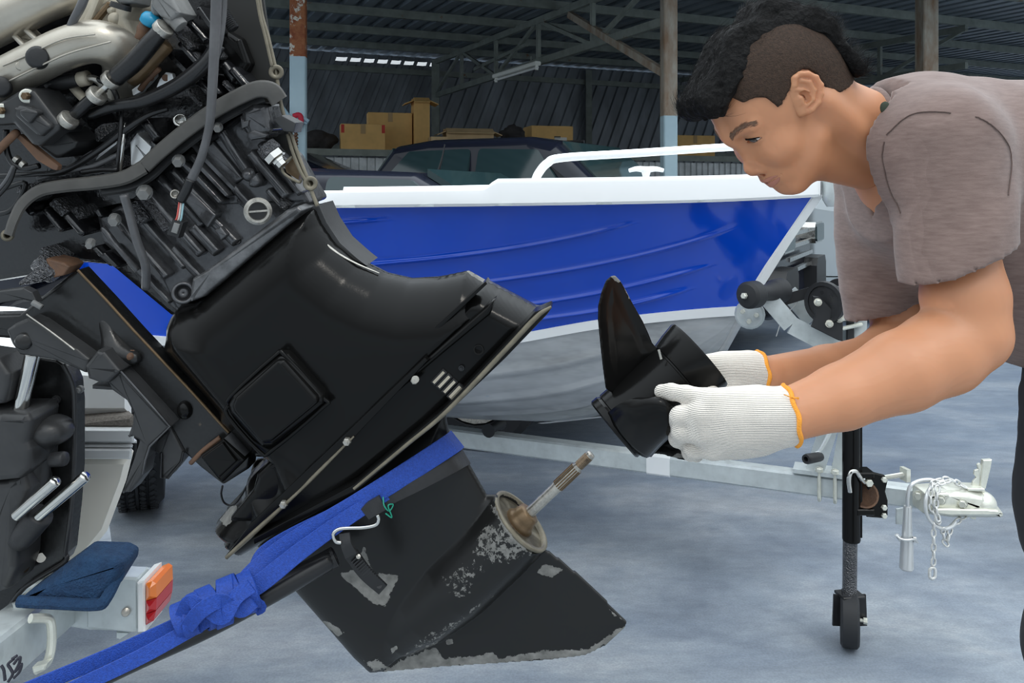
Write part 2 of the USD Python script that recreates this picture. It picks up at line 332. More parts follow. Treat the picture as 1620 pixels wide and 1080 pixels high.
def floor_mat():
    nd = {'g': ('geometry', {}), 'mp': ('mapping', dict(scale=(1, 1.9, 1))),
          'n1': ('noise_texture', dict(scale=.9, detail=8, roughness=.66, distortion=.4)), 'n2': ('noise_texture', dict(scale=9, detail=6, roughness=.7)), 'n3': ('noise_texture', dict(scale=160, detail=3)),
          'r1': ('rgb_ramp', dict(ramp=[(.28, (.075, .095, .13)), (.5, (.165, .19, .222)), (.72, (.31, .325, .34))])),
          'r2': ('rgb_ramp', dict(ramp=[(.25, (.74, .74, .76)), (.75, (1.16, 1.16, 1.14))])), 'r3': ('rgb_ramp', dict(ramp=[(.3, (.86, .86, .86)), (.7, (1.1, 1.1, 1.1))])),
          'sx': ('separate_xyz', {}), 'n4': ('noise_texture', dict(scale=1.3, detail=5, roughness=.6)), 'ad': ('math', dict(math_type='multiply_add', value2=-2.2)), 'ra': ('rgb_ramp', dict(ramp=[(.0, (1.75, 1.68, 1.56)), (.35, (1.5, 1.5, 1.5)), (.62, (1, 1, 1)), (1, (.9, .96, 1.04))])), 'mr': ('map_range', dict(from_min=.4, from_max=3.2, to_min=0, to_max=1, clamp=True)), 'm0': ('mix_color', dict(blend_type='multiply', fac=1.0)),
          'm1': ('mix_color', dict(blend_type='multiply', fac=1.0)), 'm2': ('mix_color', dict(blend_type='multiply', fac=1.0)),
          'rr': ('map_range', dict(from_min=.35, from_max=.65, to_min=.38, to_max=.6)),
          'b': ('bump', dict(strength=.25, distance=.004)), 'p': ('principled_bsdf', dict(specular_ior_level=.45))}
    lk = [('g.position', 'mp.vector'), ('mp.vector', 'n1.vector'), ('mp.vector', 'n2.vector'), ('g.position', 'n3.vector'), ('n1.fac', 'r1.fac'), ('n2.fac', 'r2.fac'), ('n3.fac', 'r3.fac'),
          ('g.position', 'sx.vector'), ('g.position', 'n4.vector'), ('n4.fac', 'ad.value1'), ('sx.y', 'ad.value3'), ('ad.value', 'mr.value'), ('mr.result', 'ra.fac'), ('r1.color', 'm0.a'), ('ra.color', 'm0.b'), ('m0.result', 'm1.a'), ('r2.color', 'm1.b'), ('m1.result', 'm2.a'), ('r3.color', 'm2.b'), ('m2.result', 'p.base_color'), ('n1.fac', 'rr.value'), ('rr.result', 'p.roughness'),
          ('n2.fac', 'b.height'), ('b.normal', 'p.normal')]
    return usdkit.material(stage, '/World/Looks/stained_concrete', nd, lk, surface='p.BSDF')
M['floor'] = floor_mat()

# ---------------------------------------------------------------- the shed
floor_m = trimesh.creation.box([60, 60, .1]); floor_m.apply_translation([0, 10, -.05])
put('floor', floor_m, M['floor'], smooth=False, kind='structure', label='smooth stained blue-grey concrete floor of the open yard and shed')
WD = np.array([.917, .398, 0]); TD = np.array([-.398, .917, 0]); W0 = np.array([-1.54, 15.8, 0]); UP = np.array([0, 0, 1.0])
def corrugated(origin, along, across, length, width, pitch, depth, nrm, th=.004, top=.28):
    """A trapezoid-ribbed sheet: ribs run along, repeated across."""
    prof = []; n = int(round(width / pitch))
    for i in range(n):
        a = i * pitch
        prof += [(a, 0), (a + pitch * (1 - top - .16), 0), (a + pitch * (1 - top - .06), depth), (a + pitch * .94, depth)]
    prof.append((n * pitch, 0))
    pr = np.array(prof); low = origin + pr[:, :1] * across + pr[:, 1:] * nrm; back = low + th * nrm
    ring = np.vstack([low, back[::-1]])
    return loft([ring, ring + along * length], caps=False)
wall = UsdGeom.Xform.Define(stage, path('wall_back', None)).GetPrim(); setcd(wall, 'ribbed grey metal sheet wall at the back of the shed', None, None, 'structure')
SH = .40
al = UP + SH * WD
for i in range(19):
    s0 = -6.2 + i * 1.0; o = W0 + WD * s0
    if i in (3, 4):
        put('sheet', corrugated(o, al, WD, 3.56, 1.0, .25, .035, -TD), M['sheet'], wall, smooth=False)
        put('sheet', corrugated(o + al * 3.63, al, WD, .08, 1.0, .25, .035, -TD), M['sheet'], wall, smooth=False)
        for k in range(4): put('window_bar', bar(o + al * 3.55 + WD * (.23 + .25 * k), o + al * 3.64 + WD * (.23 + .25 * k), .06, .03, ref=TD), M['sheet'], wall)
    else:
        put('sheet', corrugated(o, al, WD, 3.71, 1.0, .25, .035, -TD), M['sheet'], wall, smooth=False)
for z in (3.42, 2.0):
    put('rail', bar(W0 + WD * -6 + UP * z - TD * .09, W0 + WD * 13 + UP * z - TD * .09, .05, .1), M['truss'], wall)
for s in (3.3, 8.5):
    put('post', bar(W0 + WD * s - TD * .15, W0 + WD * s - TD * .15 + UP * 3.65, .12, .12), M['truss'], wall)
roof = UsdGeom.Xform.Define(stage, path('ceiling', None)).GetPrim(); setcd(roof, 'ribbed metal roof sheets over the shed', None, None, 'structure')
def roofz(d): return 3.74 - .012 * d      # d: distance from the wall
for i in range(24):
    o = W0 + WD * (-7 + i) + UP * roofz(0) + TD * .5
    put('sheet', corrugated(o, -TD - UP * .012, WD, 9.9, 1.0, .25, .05, UP), M['roofsheet'], roof, smooth=False)
for k, d in enumerate((1.2, 2.6, 4.0, 5.4, 6.8, 8.2)):
    put('purlin', bar(W0 - TD * d + WD * -7 + UP * (roofz(d) - .06), W0 - TD * d + WD * 17 + UP * (roofz(d) - .06), .06, .11), M['truss'], roof)

def post(px, y, w, yaw, label, mats, ztop=3.6):
    t = thing('steel_post', label, 'post')
    c = np.array([(px - 810) / F * y, y, 0])
    d = np.array([math.cos(yaw), math.sin(yaw), 0])
    zs, ms = mats
    z0 = 0
    for z1, m, nm in zip(zs, ms, ('shaft', 'rusted_length', 'upper_length')):
        put(nm, bar(c + UP * z0, c + UP * z1, w, w, ref=d, ch=.012), m, t); z0 = z1
    put('base_plate', box(c + UP * .008, (w * 1.9, w * 1.9, .016), yaw, ch=.003), M['truss'], t)
    for a in (-1, 1):
        for b in (-1, 1):
            put('bolt', hexnut(c + np.array([a, b, 0]) * w * .74 + UP * .016, UP, .014, .014), M['steel'], t)
    return c
post(472, 7.9, .145, .12, 'pale blue steel post beside the boxes, its top flaking to orange rust', ((2.49, 3.6), (M['paint_blue'], M['post_rust'])))
c2 = post(1058, 8.6, .145, .12, 'pale weathered steel post holding up the roof truss left of the man', ((2.0, 3.6), (M['paint_blue'], M['post_rust2'])))
post(1466, 10.0, .19, .12, 'rusty steel post rising behind the man\'s shoulder', ((1.9, 3.62), (M['paint_blue'], M['post_rust2'])))
TR = (W0 - TD * .3 - c2); TR[2] = 0; TL = np.linalg.norm(TR); TU = TR / TL
def truss(base, unit, L, label, w=.06, brace=True, n=5):
    t = thing('roof_truss', label, 'truss')
    top = lambda s: base + unit * s + UP * (3.50 + .1 * s / L); bot = lambda s: base + unit * s + UP * 2.98
    put('bottom_chord', bar(bot(0), bot(L), w, .09), M['truss'], t)
    put('top_chord', bar(top(0), top(L), w, .09), M['truss'], t)
    for i in range(n + 1):
        s = L * i / n
        if i: put('upright', bar(bot(s), top(s), w * .8, .06, ref=unit), M['truss'], t)
        if i < n:
            a, b = (bot, top) if i % 2 else (top, bot)
            put('diagonal', bar(a(s), b(s + L / n), w * .7, .05), M['truss'], t)
    put('tie', bar(base + unit * (L * .45) + UP * 3.28, base + unit * (L * .72) + UP * 3.2, w * .7, .05), M['truss'], t)
    if brace: put('knee_brace', bar(base + UP * 2.45, base + unit * 2.1 + UP * 3.45, .07, .08), M['post_rust2'], t)
    return t
truss(c2 + TU * .08, TU, TL, 'grey-green steel roof truss running back from the post left of the man')
b3 = c2 + WD * 5.6 + TU * 1.0; b3[2] = 0
truss(b3, TU, TL, 'grey-green steel roof truss behind the man\'s head and shoulder', brace=False)
put('wall_post', bar(c2 + TU * (TL - .05), c2 + TU * (TL - .05) + UP * 3.6, .14, .14), M['truss'], None, kind='structure', label='grey steel upright against the back wall under the truss end')
# fluorescent batten under the bottom chord
lamp = thing('batten_lamp', 'unlit white fluorescent batten lamp hung under the roof truss', 'lamp')
la, lb = P(783, 121, 12.0), P(851, 100, 11.0)
put('housing', bar(la, lb, .09, .055, ch=.01), M['lamp_white'], lamp)
put('tube', tube([la - UP * .055, lb - UP * .055], .016, 10), M['boat_white'], lamp)
for e, o in ((la, .03), (lb, -.03)):
    d = (lb - la) / np.linalg.norm(lb - la); put('socket', bar(e - UP * .085 + d * o, e + d * o, .05, .04), M['lamp_white'], lamp)
for s in (.15, .85):
    q = la + (lb - la) * s; put('hanger', bar(q, q + UP * .12, .02, .02), M['truss'], lamp)

# shelf along the wall with the cartons
SB = P(600, 300, 10.6); SB[2] = 0
shelf = thing('wall_shelf', 'long metal shelf with a ribbed pale front carrying the cartons', 'shelf')
sz = 1.735
put('top_board', bar(SB - WD * 2.2 + UP * (sz - .02), SB + WD * 7.5 + UP * (sz - .02), .75, .04, ref=UP), M['truss'], shelf)
put('front_edge', bar(SB - WD * 2.2 + UP * (sz - .04) - TD * .39, SB + WD * 7.5 + UP * (sz - .04) - TD * .39, .03, .08, ref=UP), M['truss'], shelf)
put('front_sheet', corrugated(SB - WD * 2.0 - TD * .33 + UP * .1, UP, WD, sz - .2, 9.2, .1, .02, -TD), M['lowsheet'], shelf, smooth=False)
for s in (-2.1, .55, 3.2, 5.8, 7.4):
    put('leg', bar(SB + WD * s - TD * .36, SB + WD * s - TD * .36 + UP * (sz - .05), .1, .1), M['truss'], shelf)
def carton(px0, px1, pytop, y, dep, label, m='card', rz=None, tall=None, mods=()):
    a, b = P(px0, 300, y), P(px1, 300, y); h = (HZ - pytop) / F * y + CZ - sz
    c = (a + b) / 2; c[2] = 0; w = abs(b[0] - a[0]); rz = math.atan2(WD[1], WD[0]) * .6 if rz is None else rz
    d = np.array([math.cos(rz), math.sin(rz), 0]); n = np.array([-d[1], d[0], 0]); c = c + n * dep / 2
    t = thing('cardboard_box', label, 'box')
    put('body', box(c + UP * (sz + h / 2), (w, dep, h), rz, ch=.006), M[m], t)
    if 'tape' in mods: put('tape', box(c + UP * (sz + h + .001), (w * 1.002, .06, .003), rz), M['tape'], t)
    if 'tape' in mods: put('tape', box(c - n * (dep / 2 + .001) + UP * (sz + h - .06), (.06, .003, .12), rz), M['tape'], t)
    if 'red' in mods:
        for s in (-1, 1): put('red_corner_print', box(c - n * (dep / 2 + .001) + d * s * w * .46 + UP * (sz + h - .06), (w * .07, .003, .1), rz), M['red_print'], t)
    if 'label' in mods: put('paper_label', box(c - n * (dep / 2 + .001) + d * w * .2 + UP * (sz + h * .45), (w * .3, .003, h * .3), rz), M['label_white'], t)
    if 'handle' in mods: put('hand_hole', box(c - n * (dep / 2 + .001) + d * w * .12 + UP * (sz + h * .6), (.09, .003, .03), rz, ch=.0), M['black_plastic'], t)
    if 'flaps' in mods:
        for s in (-1, 1):
            e = c + n * s * dep / 2 + UP * (sz + h)
            put('flap', bar(e - d * w / 2, e + d * w / 2, .012, .14, ref=UP * -.5 + n * s), M[m], t)
        for s in (-1, 1):
            e = c + d * s * w / 2 + UP * (sz + h)
            put('flap', bar(e - n * dep / 2 + d * s * .06 - UP * .03, e + n * dep / 2 + d * s * .06 - UP * .03, .012, .12, ref=UP * -.4 + d * s), M[m], t)
carton(540, 609, 196, 10.35, .34, 'low brown cardboard box with red corner marks, leftmost on the shelf', mods=('red', 'tape'))
carton(583, 652, 178, 10.82, .3, 'large square brown cardboard box behind the red-marked carton', mods=('tape',))
carton(655, 680, 158, 10.85, .3, 'tall narrow brown cardboard box with torn top at the shelf upright', mods=('flaps',))
carton(682, 708, 216, 10.45, .25, 'small carton with a white label right of the tall narrow box', 'card2', mods=('label',))
carton(706, 782, 207, 11.0, .3, 'open cardboard box with drooping pale flaps', 'card2', mods=('flaps',))
carton(840, 908, 199, 11.6, .45, 'closed brown cardboard box with a hand hole and white label', mods=('label', 'handle'))
carton(1066, 1134, 214, 12.6, .45, 'brown cardboard box near the rusty post, behind the white rail', mods=('tape',))
cl = []
rng = np.random.default_rng(4)
for k in range(5):
    q = P(487 + k * 7, 228 - (k % 3) * 6, 10.4 + .03 * k); cl.append(q)
g = lambda X, Y, Z: np.minimum.reduce([sd_ell(X, Y, Z, q, (.16, .14, .08 + .02 * (i % 2))) for i, q in enumerate(cl)])
cl_ = np.array(cl); m = surfnet(lambda X, Y, Z: np.maximum(g(X, Y, Z) + .03 * (meshkit.noise(np.stack([X, Y, Z], -1) * 14) - .5), sz - Z), cl_.min(0) - .25, cl_.max(0) + .25, .02)
put('cloth_heap', m, M['clutter'], smooth=True, label='heap of dark cloth on the shelf left of the cartons', cat='cloth')
c = P(785, 203, 11.3); m = surfnet(lambda X, Y, Z: np.maximum(sd_ell(X, Y, Z, c, (.17, .12, .14)) + .08 * (meshkit.noise(np.stack([X, Y, Z], -1) * 16) - .5), sz - Z), c - .3, c + .3, .02)
m.apply_translation([.22, 0.1, -.1]); put('cloth_heap', m, M['clutter'], smooth=True, label='dark rumpled bundle on the shelf beside the open pale-flapped box', cat='cloth')

# ---------------------------------------------------------------- cars under and before the shed
def car(name, label, loc, dirv, L, Wd, prof, glass_prof, mat_, parts, group=None):
    """prof: side outline (t from the front, z); the body tapers in above the belt line."""
    f_ = np.array([dirv[0], dirv[1], 0]); f_ /= np.linalg.norm(f_); l_ = np.array([-f_[1], f_[0], 0]); o = np.array([loc[0], loc[1], 0])
    t = thing(name, label, 'car', group)
    belt, roofz_ = glass_prof['belt'], max(z for _, z in prof)
    def side(z): return 1.0 if z < belt else 1 - .2 * (z - belt) / (roofz_ - belt)
    def to3(p, w):
        s = np.array([side(z) for z in p[:, 1]])
        return o - f_ * p[:, :1] + l_ * (w * s)[:, None] + UP * p[:, 1:]
    pr = rnd(prof, .05, 4)
    body = prism2(pr, [(-Wd / 2, .08), (-Wd / 2 + .03, .03), (-Wd / 2 + .1, 0), (Wd / 2 - .1, 0), (Wd / 2 - .03, .03), (Wd / 2, .08)], to3)
    put('body', body, mat_, t, smooth=40)
    for sgn in (-1, 1):
        for poly in glass_prof['side']:
            put('side_window', prism2(rnd(poly, .03), [(sgn * (Wd / 2 + .004), 0), (sgn * (Wd / 2 - .03), 0)], to3), M['carglass'], t)
    for poly in glass_prof['screens']:
        (t0, z0), (t1, z1) = poly
        n_ = np.array([z1 - z0, t1 - t0]); n_ = n_ / np.linalg.norm(n_) * .012 * (1 if glass_prof.get('s', 1) else -1)
        if n_[1] < 0: n_ = -n_
        ring = lambda k: np.array([o - f_ * (tt + (n_[0] if poly[0][0] > poly[1][0] else -abs(n_[0])) * 0) + l_ * (w * side(zz) * .88) + UP * (zz + k) for tt, zz, w in ((t0, z0, -Wd / 2), (t1, z1, -Wd / 2), (t1, z1, Wd / 2), (t0, z0, Wd / 2))])
        put('windscreen', loft([ring(-.02), ring(.018)]), M['carglass'], t)
    for tt in glass_prof['wheels']:
        for sgn in (-1, 1):
            c = o - f_ * tt + l_ * sgn * (Wd / 2 - .1) + UP * .32
            w = put('wheel', lathe(c - l_ * sgn * .11, c + l_ * sgn * .12, [(.05, 0), (.05, .19), (0, .2), (0, .29), (.03, .32), (.2, .32), (.23, .29), (.23, .2), (.18, .19), (.18, 0)], 28), M['tyre'], t)
            put('rim', lathe(c + l_ * sgn * .08, c + l_ * sgn * .2, [(0, .19), (.035, .19), (.03, .17), (.02, .05), (.035, .03), (.035, 0)], 20), M['steel'], w)
    parts(t, o, f_, l_)
    return t
hat = lambda hz: [(0, .35), (.02, .8), (.12, .98), (1.1, 1.1), (1.7, hz - .05), (1.95, hz), (2.9, hz), (3.3, hz - .05), (3.62, 1.15), (3.7, .5), (3.4, .35)]
def truck_parts(t, o, f_, l_):
    for s in (-1, 1):
        q = o + l_ * s * .66 + f_ * .0
        hl = put('headlight', box(q - f_ * .1 + UP * .90, (.34, .42, .17), math.atan2(f_[1], f_[0]), ch=.04), M['chrome'], t)
        put('lens', box(q + f_ * .055 + UP * .90 + l_ * s * .02, (.05, .38, .14), math.atan2(f_[1], f_[0]), ch=.02), M['carglass'], hl)
        put('bumper_corner', box(q - f_ * .06 + UP * .55, (.3, .5, .3), math.atan2(f_[1], f_[0]), ch=.06), M['black_plastic'], t)
        mb = put('mirror', box(o - f_ * 1.35 + l_ * s * 1.02 + UP * 1.2, (.1, .22, .2), math.atan2(f_[1], f_[0]), ch=.03), M['darkcar'], t)
    for k in range(4):
        put('grille_bar', bar(o + f_ * .03 - l_ * .5 + UP * (.66 + .09 * k), o + f_ * .03 + l_ * .5 + UP * (.66 + .09 * k), .03, .03), M['chrome'], t)
    put('roof_rail', tube([o - f_ * 2.0 + l_ * .55 + UP * 1.7, o - f_ * 2.9 + l_ * .55 + UP * 1.7], .015, 8), M['black_plastic'], t)
tf = np.array([.88, -.475, 0]); tl = np.array([.475, .88, 0])
fc = np.array([1.77, 5.7, 0]) + tl * .85
car('off_road_car', 'dark blue-black tall off-road car behind the bow rail with its headlight by the winch', fc, tf, 3.7, 1.7, hat(1.68),
    dict(belt=1.1, side=[[(1.5, 1.14), (1.85, 1.57), (2.4, 1.59), (2.4, 1.14)], [(2.48, 1.14), (2.48, 1.59), (3.1, 1.58), (3.35, 1.3), (3.35, 1.14)]], screens=[((1.15, 1.14), (1.68, 1.62)), ((3.6, 1.2), (3.34, 1.6))], wheels=(.8, 3.0)), M['darkcar'], truck_parts)
sed = lambda hz: [(0, .3), (.0, .62), (.1, .74), (1.2, .92), (1.95, hz - .03), (2.5, hz), (3.2, hz - .03), (3.9, .98), (4.5, .92), (4.55, .4), (4.3, .28)]
def sedan_parts(t, o, f_, l_):
    q = o - f_ * 3.05 + UP * 1.33
    put('antenna', tube([q, q + UP * .1 - f_ * .03, q + UP * .19 - f_ * .05], [.011, .006, .004], 8), M['black_plastic'], t)
    for k in range(2): put('painted_roof_highlight', tube([o - f_ * (2.0 + k * .1) + l_ * (.3 + .2 * k) + UP * 1.345, o - f_ * (2.3 + .1 * k) + l_ * (.3 + .2 * k) + UP * 1.365], .008, 6), M['chrome'], t)  # chrome bars added to stand in for reflections on the roof
sf = np.array([-.95, .3, 0]); sl = np.array([-.3, -.95, 0])
sc = np.array([-.175, 4.1, 0]) - sl * .8 + sf * 3.6
car('sedan', 'low black sedan with a short roof antenna parked behind the blue boat', sc, sf, 4.55, 1.7, sed(1.37),
    dict(belt=.93, side=[[(1.45, .97), (2.0, 1.3), (2.65, 1.32), (2.65, .97)], [(2.72, .97), (2.72, 1.32), (3.2, 1.3), (3.65, 1.02)]], screens=[((1.25, .95), (1.93, 1.335)), ((3.86, 1.0), (3.25, 1.34))], wheels=(.9, 3.6)), M['darkcar'], sedan_parts)
suvp = [(0, .35), (0, .8), (.12, 1.0), (1.1, 1.1), (1.8, 1.62), (2.2, 1.68), (3.8, 1.66), (4.3, 1.45), (4.55, 1.1), (4.55, .4), (4.3, .3)]
def suv_parts(t, o, f_, l_):
    for s in (-1, 1):
        put('tail_light', box(o - f_ * 4.5 + l_ * s * .7 + UP * 1.0, (.12, .2, .3), math.atan2(f_[1], f_[0]), ch=.03), M['redlens'], t)
        put('headlight', box(o + f_ * .0 + l_ * s * .66 + UP * .8, (.12, .34, .16), math.atan2(f_[1], f_[0]), ch=.03), M['chrome'], t)
car('estate_car', 'dark round-backed car parked behind the pale blue post', P(575, 300, 8.9) * [1, 1, 0] + np.array([-4.5, .35, 0]), (-1, .06), 4.55, 1.75, suvp,
    dict(belt=1.1, side=[[(1.5, 1.14), (1.95, 1.56), (2.7, 1.58), (2.7, 1.14)], [(2.8, 1.14), (2.8, 1.58), (3.7, 1.56), (4.2, 1.2)]], screens=[((1.15, 1.13), (1.78, 1.6)), ((4.5, 1.2), (4.28, 1.45))], wheels=(.85, 3.6)), M['darkcar'], suv_parts)
def silver_parts(t, o, f_, l_):
    q = o - f_ * 3.62 + l_ * (.85 + .018) + UP * .9
    put('door_handle', bar(q - f_ * .09, q + f_ * .09, .03, .03, ch=.008), M['black_plastic'], t)
    for tt in (2.72, 3.78): put('door_gap', bar(o - f_ * tt + l_ * .848 + UP * .4, o - f_ * tt + l_ * .848 + UP * 1.1, .012, .012), M['black_plastic'], t)
    for s in (-1, 1):
        put('tail_light', box(o - f_ * 4.45 + l_ * s * .7 + UP * .95, (.12, .2, .3), math.atan2(f_[1], f_[0]), ch=.03), M['redlens'], t)
        put('headlight', box(o + l_ * s * .66 + UP * .8, (.12, .34, .16), math.atan2(f_[1], f_[0]), ch=.03), M['chrome'], t)
car('silver_car', 'silver car with a black door handle seen between the boat\'s bow and the man', np.array([7.27, 8.6, 0]), (1, 0.0), 4.55, 1.7, suvp,
    dict(belt=1.1, side=[[(1.5, 1.14), (1.95, 1.56), (2.7, 1.58), (2.7, 1.14)], [(2.8, 1.14), (2.8, 1.58), (3.5, 1.56), (4.0, 1.3), (4.05, 1.14)]], screens=[((1.15, 1.13), (1.78, 1.6)), ((4.5, 1.2), (4.28, 1.45))], wheels=(.85, 3.6)), M['silver'], silver_parts)
# ---------------------------------------------------------------- the blue boat
A_ = np.array([-.918, .397, 0]); NN = np.array([-.397, -.918, 0]); B0 = np.array([.918, 2.503, 0])
stem_s, stem_z = np.array([0, .1, .224, .294, .42, .62, .9, 1.25, 2.2, 3.6]), np.array([1.245, 1.09, .88, .746, .62, .525, .466, .452, .446, .446])
LB = 2.2
from scipy.interpolate import PchipInterpolator as PCI
stem = PCI(stem_s, stem_z)
bg = PCI([0, .1, .34, .67, 1.12, 1.68, 2.5, 3.8], [.012, .10, .28, .47, .63, .74, .79, .78])
bc = PCI([0, .1, .336, .67, .9, 1.45, 2.2, 3.8], [.012, .065, .19, .33, .46, .60, .68, .68])
zg = PCI([0, .3, 1, 2, 4], [1.245, 1.230, 1.218, 1.205, 1.20])
zc = PCI([0, .336, .67, .9, 1.3, 1.74, 4], [.88, .852, .792, .762, .752, .77, .79])
uu = np.linspace(0, 1, 150) ** 1.35
def hull_rows(side):
    W = lambda s, b, z: B0 + A_ * s[:, None] + NN * side * b[:, None] + UP * z[:, None]
    dg = uu * LB; dc = uu * (LB - .224); G = W(dg, bg(dg), zg(dg)); C = W(.224 + dc, bc(dc), zc(dc))
    sk = .224 + uu * (LB - .224); K = W(sk, 0 * sk + .008, stem(sk))
    return G, C, K
def to_px(p): return np.column_stack([810 + F * p[..., 0].ravel() / p[..., 1].ravel(), HZ - F * (p[..., 2].ravel() - CZ) / p[..., 1].ravel()])
LINES = [[(440, 362), (505, 357), (560, 352), (622, 348)], [(500, 430), (585, 420), (700, 409), (800, 396), (900, 378), (1012, 350)], [(560, 470), (780, 446), (900, 428), (1000, 408), (1100, 382), (1168, 358)],
         [(560, 514), (840, 482), (930, 468), (1030, 446), (1135, 417)], [(560, 540), (860, 505), (950, 492), (1040, 472), (1100, 455)]]
def side_pts(side, n=190):
    G, C, K = hull_rows(side); t = np.linspace(0, 1, n)[:, None, None]
    R = G[None] * (1 - t) + C[None] * t
    flare = np.sin(np.pi * t) * .02 * np.minimum(uu * 6, 1)[None, :, None]
    return R - NN * side * flare
def strake_disp(R):
    q = to_px(R); d = np.zeros(len(q))
    for L in LINES:
        L = np.array(L, float); f = PCI(L[:, 0], L[:, 1]); x = np.clip(q[:, 0], L[0, 0], L[-1, 0]); dy = q[:, 1] - f(x)
        fade = np.clip((L[-1, 0] - q[:, 0]) / 60, 0, 1) * np.clip((q[:, 0] - L[0, 0]) / 60 + 1, 0, 1)
        d += fade * .012 * np.where(dy < 0, np.exp(-(dy / 4.5) ** 2), np.exp(-(dy / 1.0) ** 2))
    return d.reshape(R.shape[:2])
boat = thing('aluminium_boat', 'blue aluminium dinghy with white gunwale and bow rail on the galvanised trailer', 'boat')
near = side_pts(1); disp = strake_disp(near)
def grid(R, flip=False):
    m = loft(R, close=False, caps=False)
    if flip: m.invert()
    return m
sides = [grid(near + NN * disp[..., None], True), grid(side_pts(-1) - NN * disp[..., None])]
put('blue_side', sides, M['boat_blue'], boat, smooth=True)
def bottom_pts(side, n=40):
    G, C, K = hull_rows(side); t = np.linspace(0, 1, n)[:, None, None]
    R = C[None] * (1 - t) + K[None] * t
    b = np.sin(np.pi * t) * .075 * np.minimum(uu * 4, 1)[None, :, None]
    k = sum(.010 * np.exp(-((t - c) / .018) ** 2) for c in (.22, .45, .68, .86)) * np.minimum(uu * 5, 1)[None, :, None]
    return R + (NN * side * .8 - UP * .6) * (b + k)
put('bare_bottom', [grid(bottom_pts(1), True), grid(bottom_pts(-1))], M['hull_metal'], boat, smooth=True)
G, C, K = hull_rows(1)
def ribbon(c, out, up, w, h):
    """A moulding of box section along the curve c."""
    rings = [[p + o * a + u * b for a, b in ((0, -h), (w, -h * .9), (w, h * .9), (0, h))] for p, o, u in zip(c, out, up)]
    return loft(rings)
for s in (1, -1):
    G, C, K = hull_rows(s); n = len(C)
    o = np.repeat((NN * s)[None], n, 0); u3 = np.repeat(UP[None], n, 0)
    put('white_chine_band', ribbon(C - NN * s * .008, o, u3 - NN * s * -.25, .016, .016), M['boat_white'], boat)
    px = to_px(G)[:, 0]
    hi = .034 + .026 * np.clip((px - 770) / 18, 0, 1) if s > 0 else np.full(n, .06)
    rings = [[p + NN * s * a + UP * b for a, b in ((-.05, -.012), (.012, -.016), (.02, -.008), (.02, h * .75), (.012, h), (-.045, h), (-.05, h * .8))] for p, h in zip(G, hi)]
    put('gunwale', loft(rings), M['boat_white'], boat)
    d = [i for i in range(0, n) if uu[i] * LB < 1.3]
    rail_at = lambda k, z, inn: G[k] + UP * z - NN * s * inn
    if s > 0:
        pts = [P(846, 288, 2.36), P(852, 274, 2.37), P(866, 258, 2.38), P(890, 249.5, 2.40), P(1000, 242.5, 2.45), P(1165, 232, 2.54), P(1235, 231, 2.58), P(1268, 245, 2.58), P(1282, 288, 2.56)]
    else:
        pts = [P(984, 287, 3.5), P(990, 268, 3.48), P(1010, 256, 3.42), P(1120, 248, 3.1), P(1215, 243, 2.8), P(1250, 250, 2.66), P(1268, 289, 2.62)]
    if s > 0: put('bow_rail', tube(pts, .0125, 12, 8), M['boat_white'], boat)
# stem strip, bow eye, deck, transom
zz = np.linspace(1.235, .87, 16); ss = np.interp(-zz, -stem_z, stem_s)
def stem_pt(s, z): return B0 + A_ * s + UP * z
put('stem_strip', loft([[stem_pt(s - .012, z) + (NN * a) + A_ * b for a, b in ((-.026, .02), (-.01, -.002), (.01, -.002), (.026, .02), (.026, .03), (-.026, .03))] for s, z in zip(ss, zz)]), M['boat_white'], boat)
zz = np.linspace(.88, .47, 24); ss = np.interp(-zz, -stem_z, stem_s)
put('keel_strip', loft([[stem_pt(s - .01, z) + NN * a + A_ * b - UP * .008 for a, b in ((-.015, .01), (-.006, -.004), (.006, -.004), (.015, .01), (.015, .03), (-.015, .03))] for s, z in zip(ss, zz)]), M['hull_metal'], boat)
e = stem_pt(.2, .905) - A_ * .02
put('bow_eye_plate', lathe(P(1187, 496, 2.5) + NN * .02, P(1187, 496, 2.5) - NN * .02, [(0, .038), (.004, .044), (.012, .044), (.016, .038)], 18), M['galv'], boat)
for dx, dy in ((-12, -4), (10, 2), (-2, 12)):
    put('bolt', hexnut(P(1187 + dx, 496 + dy, 2.475), NN, .008, .01), M['zinc'], boat)
put('bow_cap', lathe(stem_pt(-.035, 1.20), stem_pt(-.035, 1.30), [(0, .02), (.02, .032), (.075, .034), (.09, .02)], 18), M['galv'], boat)
Gn, _, _ = hull_rows(1); G_far, _, _ = hull_rows(-1)
put('foredeck', loft(np.stack([Gn[:, :] + UP * .012 + NN * -.03, G_far + UP * .012 + NN * .03]), close=False, caps=False), M['boat_white'], boat, smooth=False)
i = -1; Gn, Cn, Kn = hull_rows(1); G_far, Cf, Kf = hull_rows(-1)
put('transom', (np.array([Gn[i], Cn[i], Kn[i], Kf[i], Cf[i], G_far[i]]), np.array([[0, 1, 2], [0, 2, 3], [0, 3, 5], [3, 4, 5]])), M['boat_blue'], boat, smooth=False)
cb = P(1022, 284, 2.44)
put('cleat', [lathe(cb - UP * .02, cb + UP * .03, [(0, .02), (.012, .012), (.03, .010), (.045, .014)], 14), tube([cb + np.array([-.05, -.012, .026]), cb + np.array([-.028, -.006, .031]), cb + UP * .029, cb + np.array([.028, .006, .031]), cb + np.array([.052, .012, .027])], [.006, .008, .010, .008, .006], 10)], M['boat_white'], boat)
for k, pxx in enumerate((555, 680, 800, 960, 1110)):
    q = Gn[np.argmin(abs(to_px(Gn)[:, 0] - pxx))]; put('gunwale_clip', bar(q + NN * .021 - UP * .012 - A_ * .03, q + NN * .021 - UP * .012 + A_ * .03, .004, .006), M['galv'], boat)

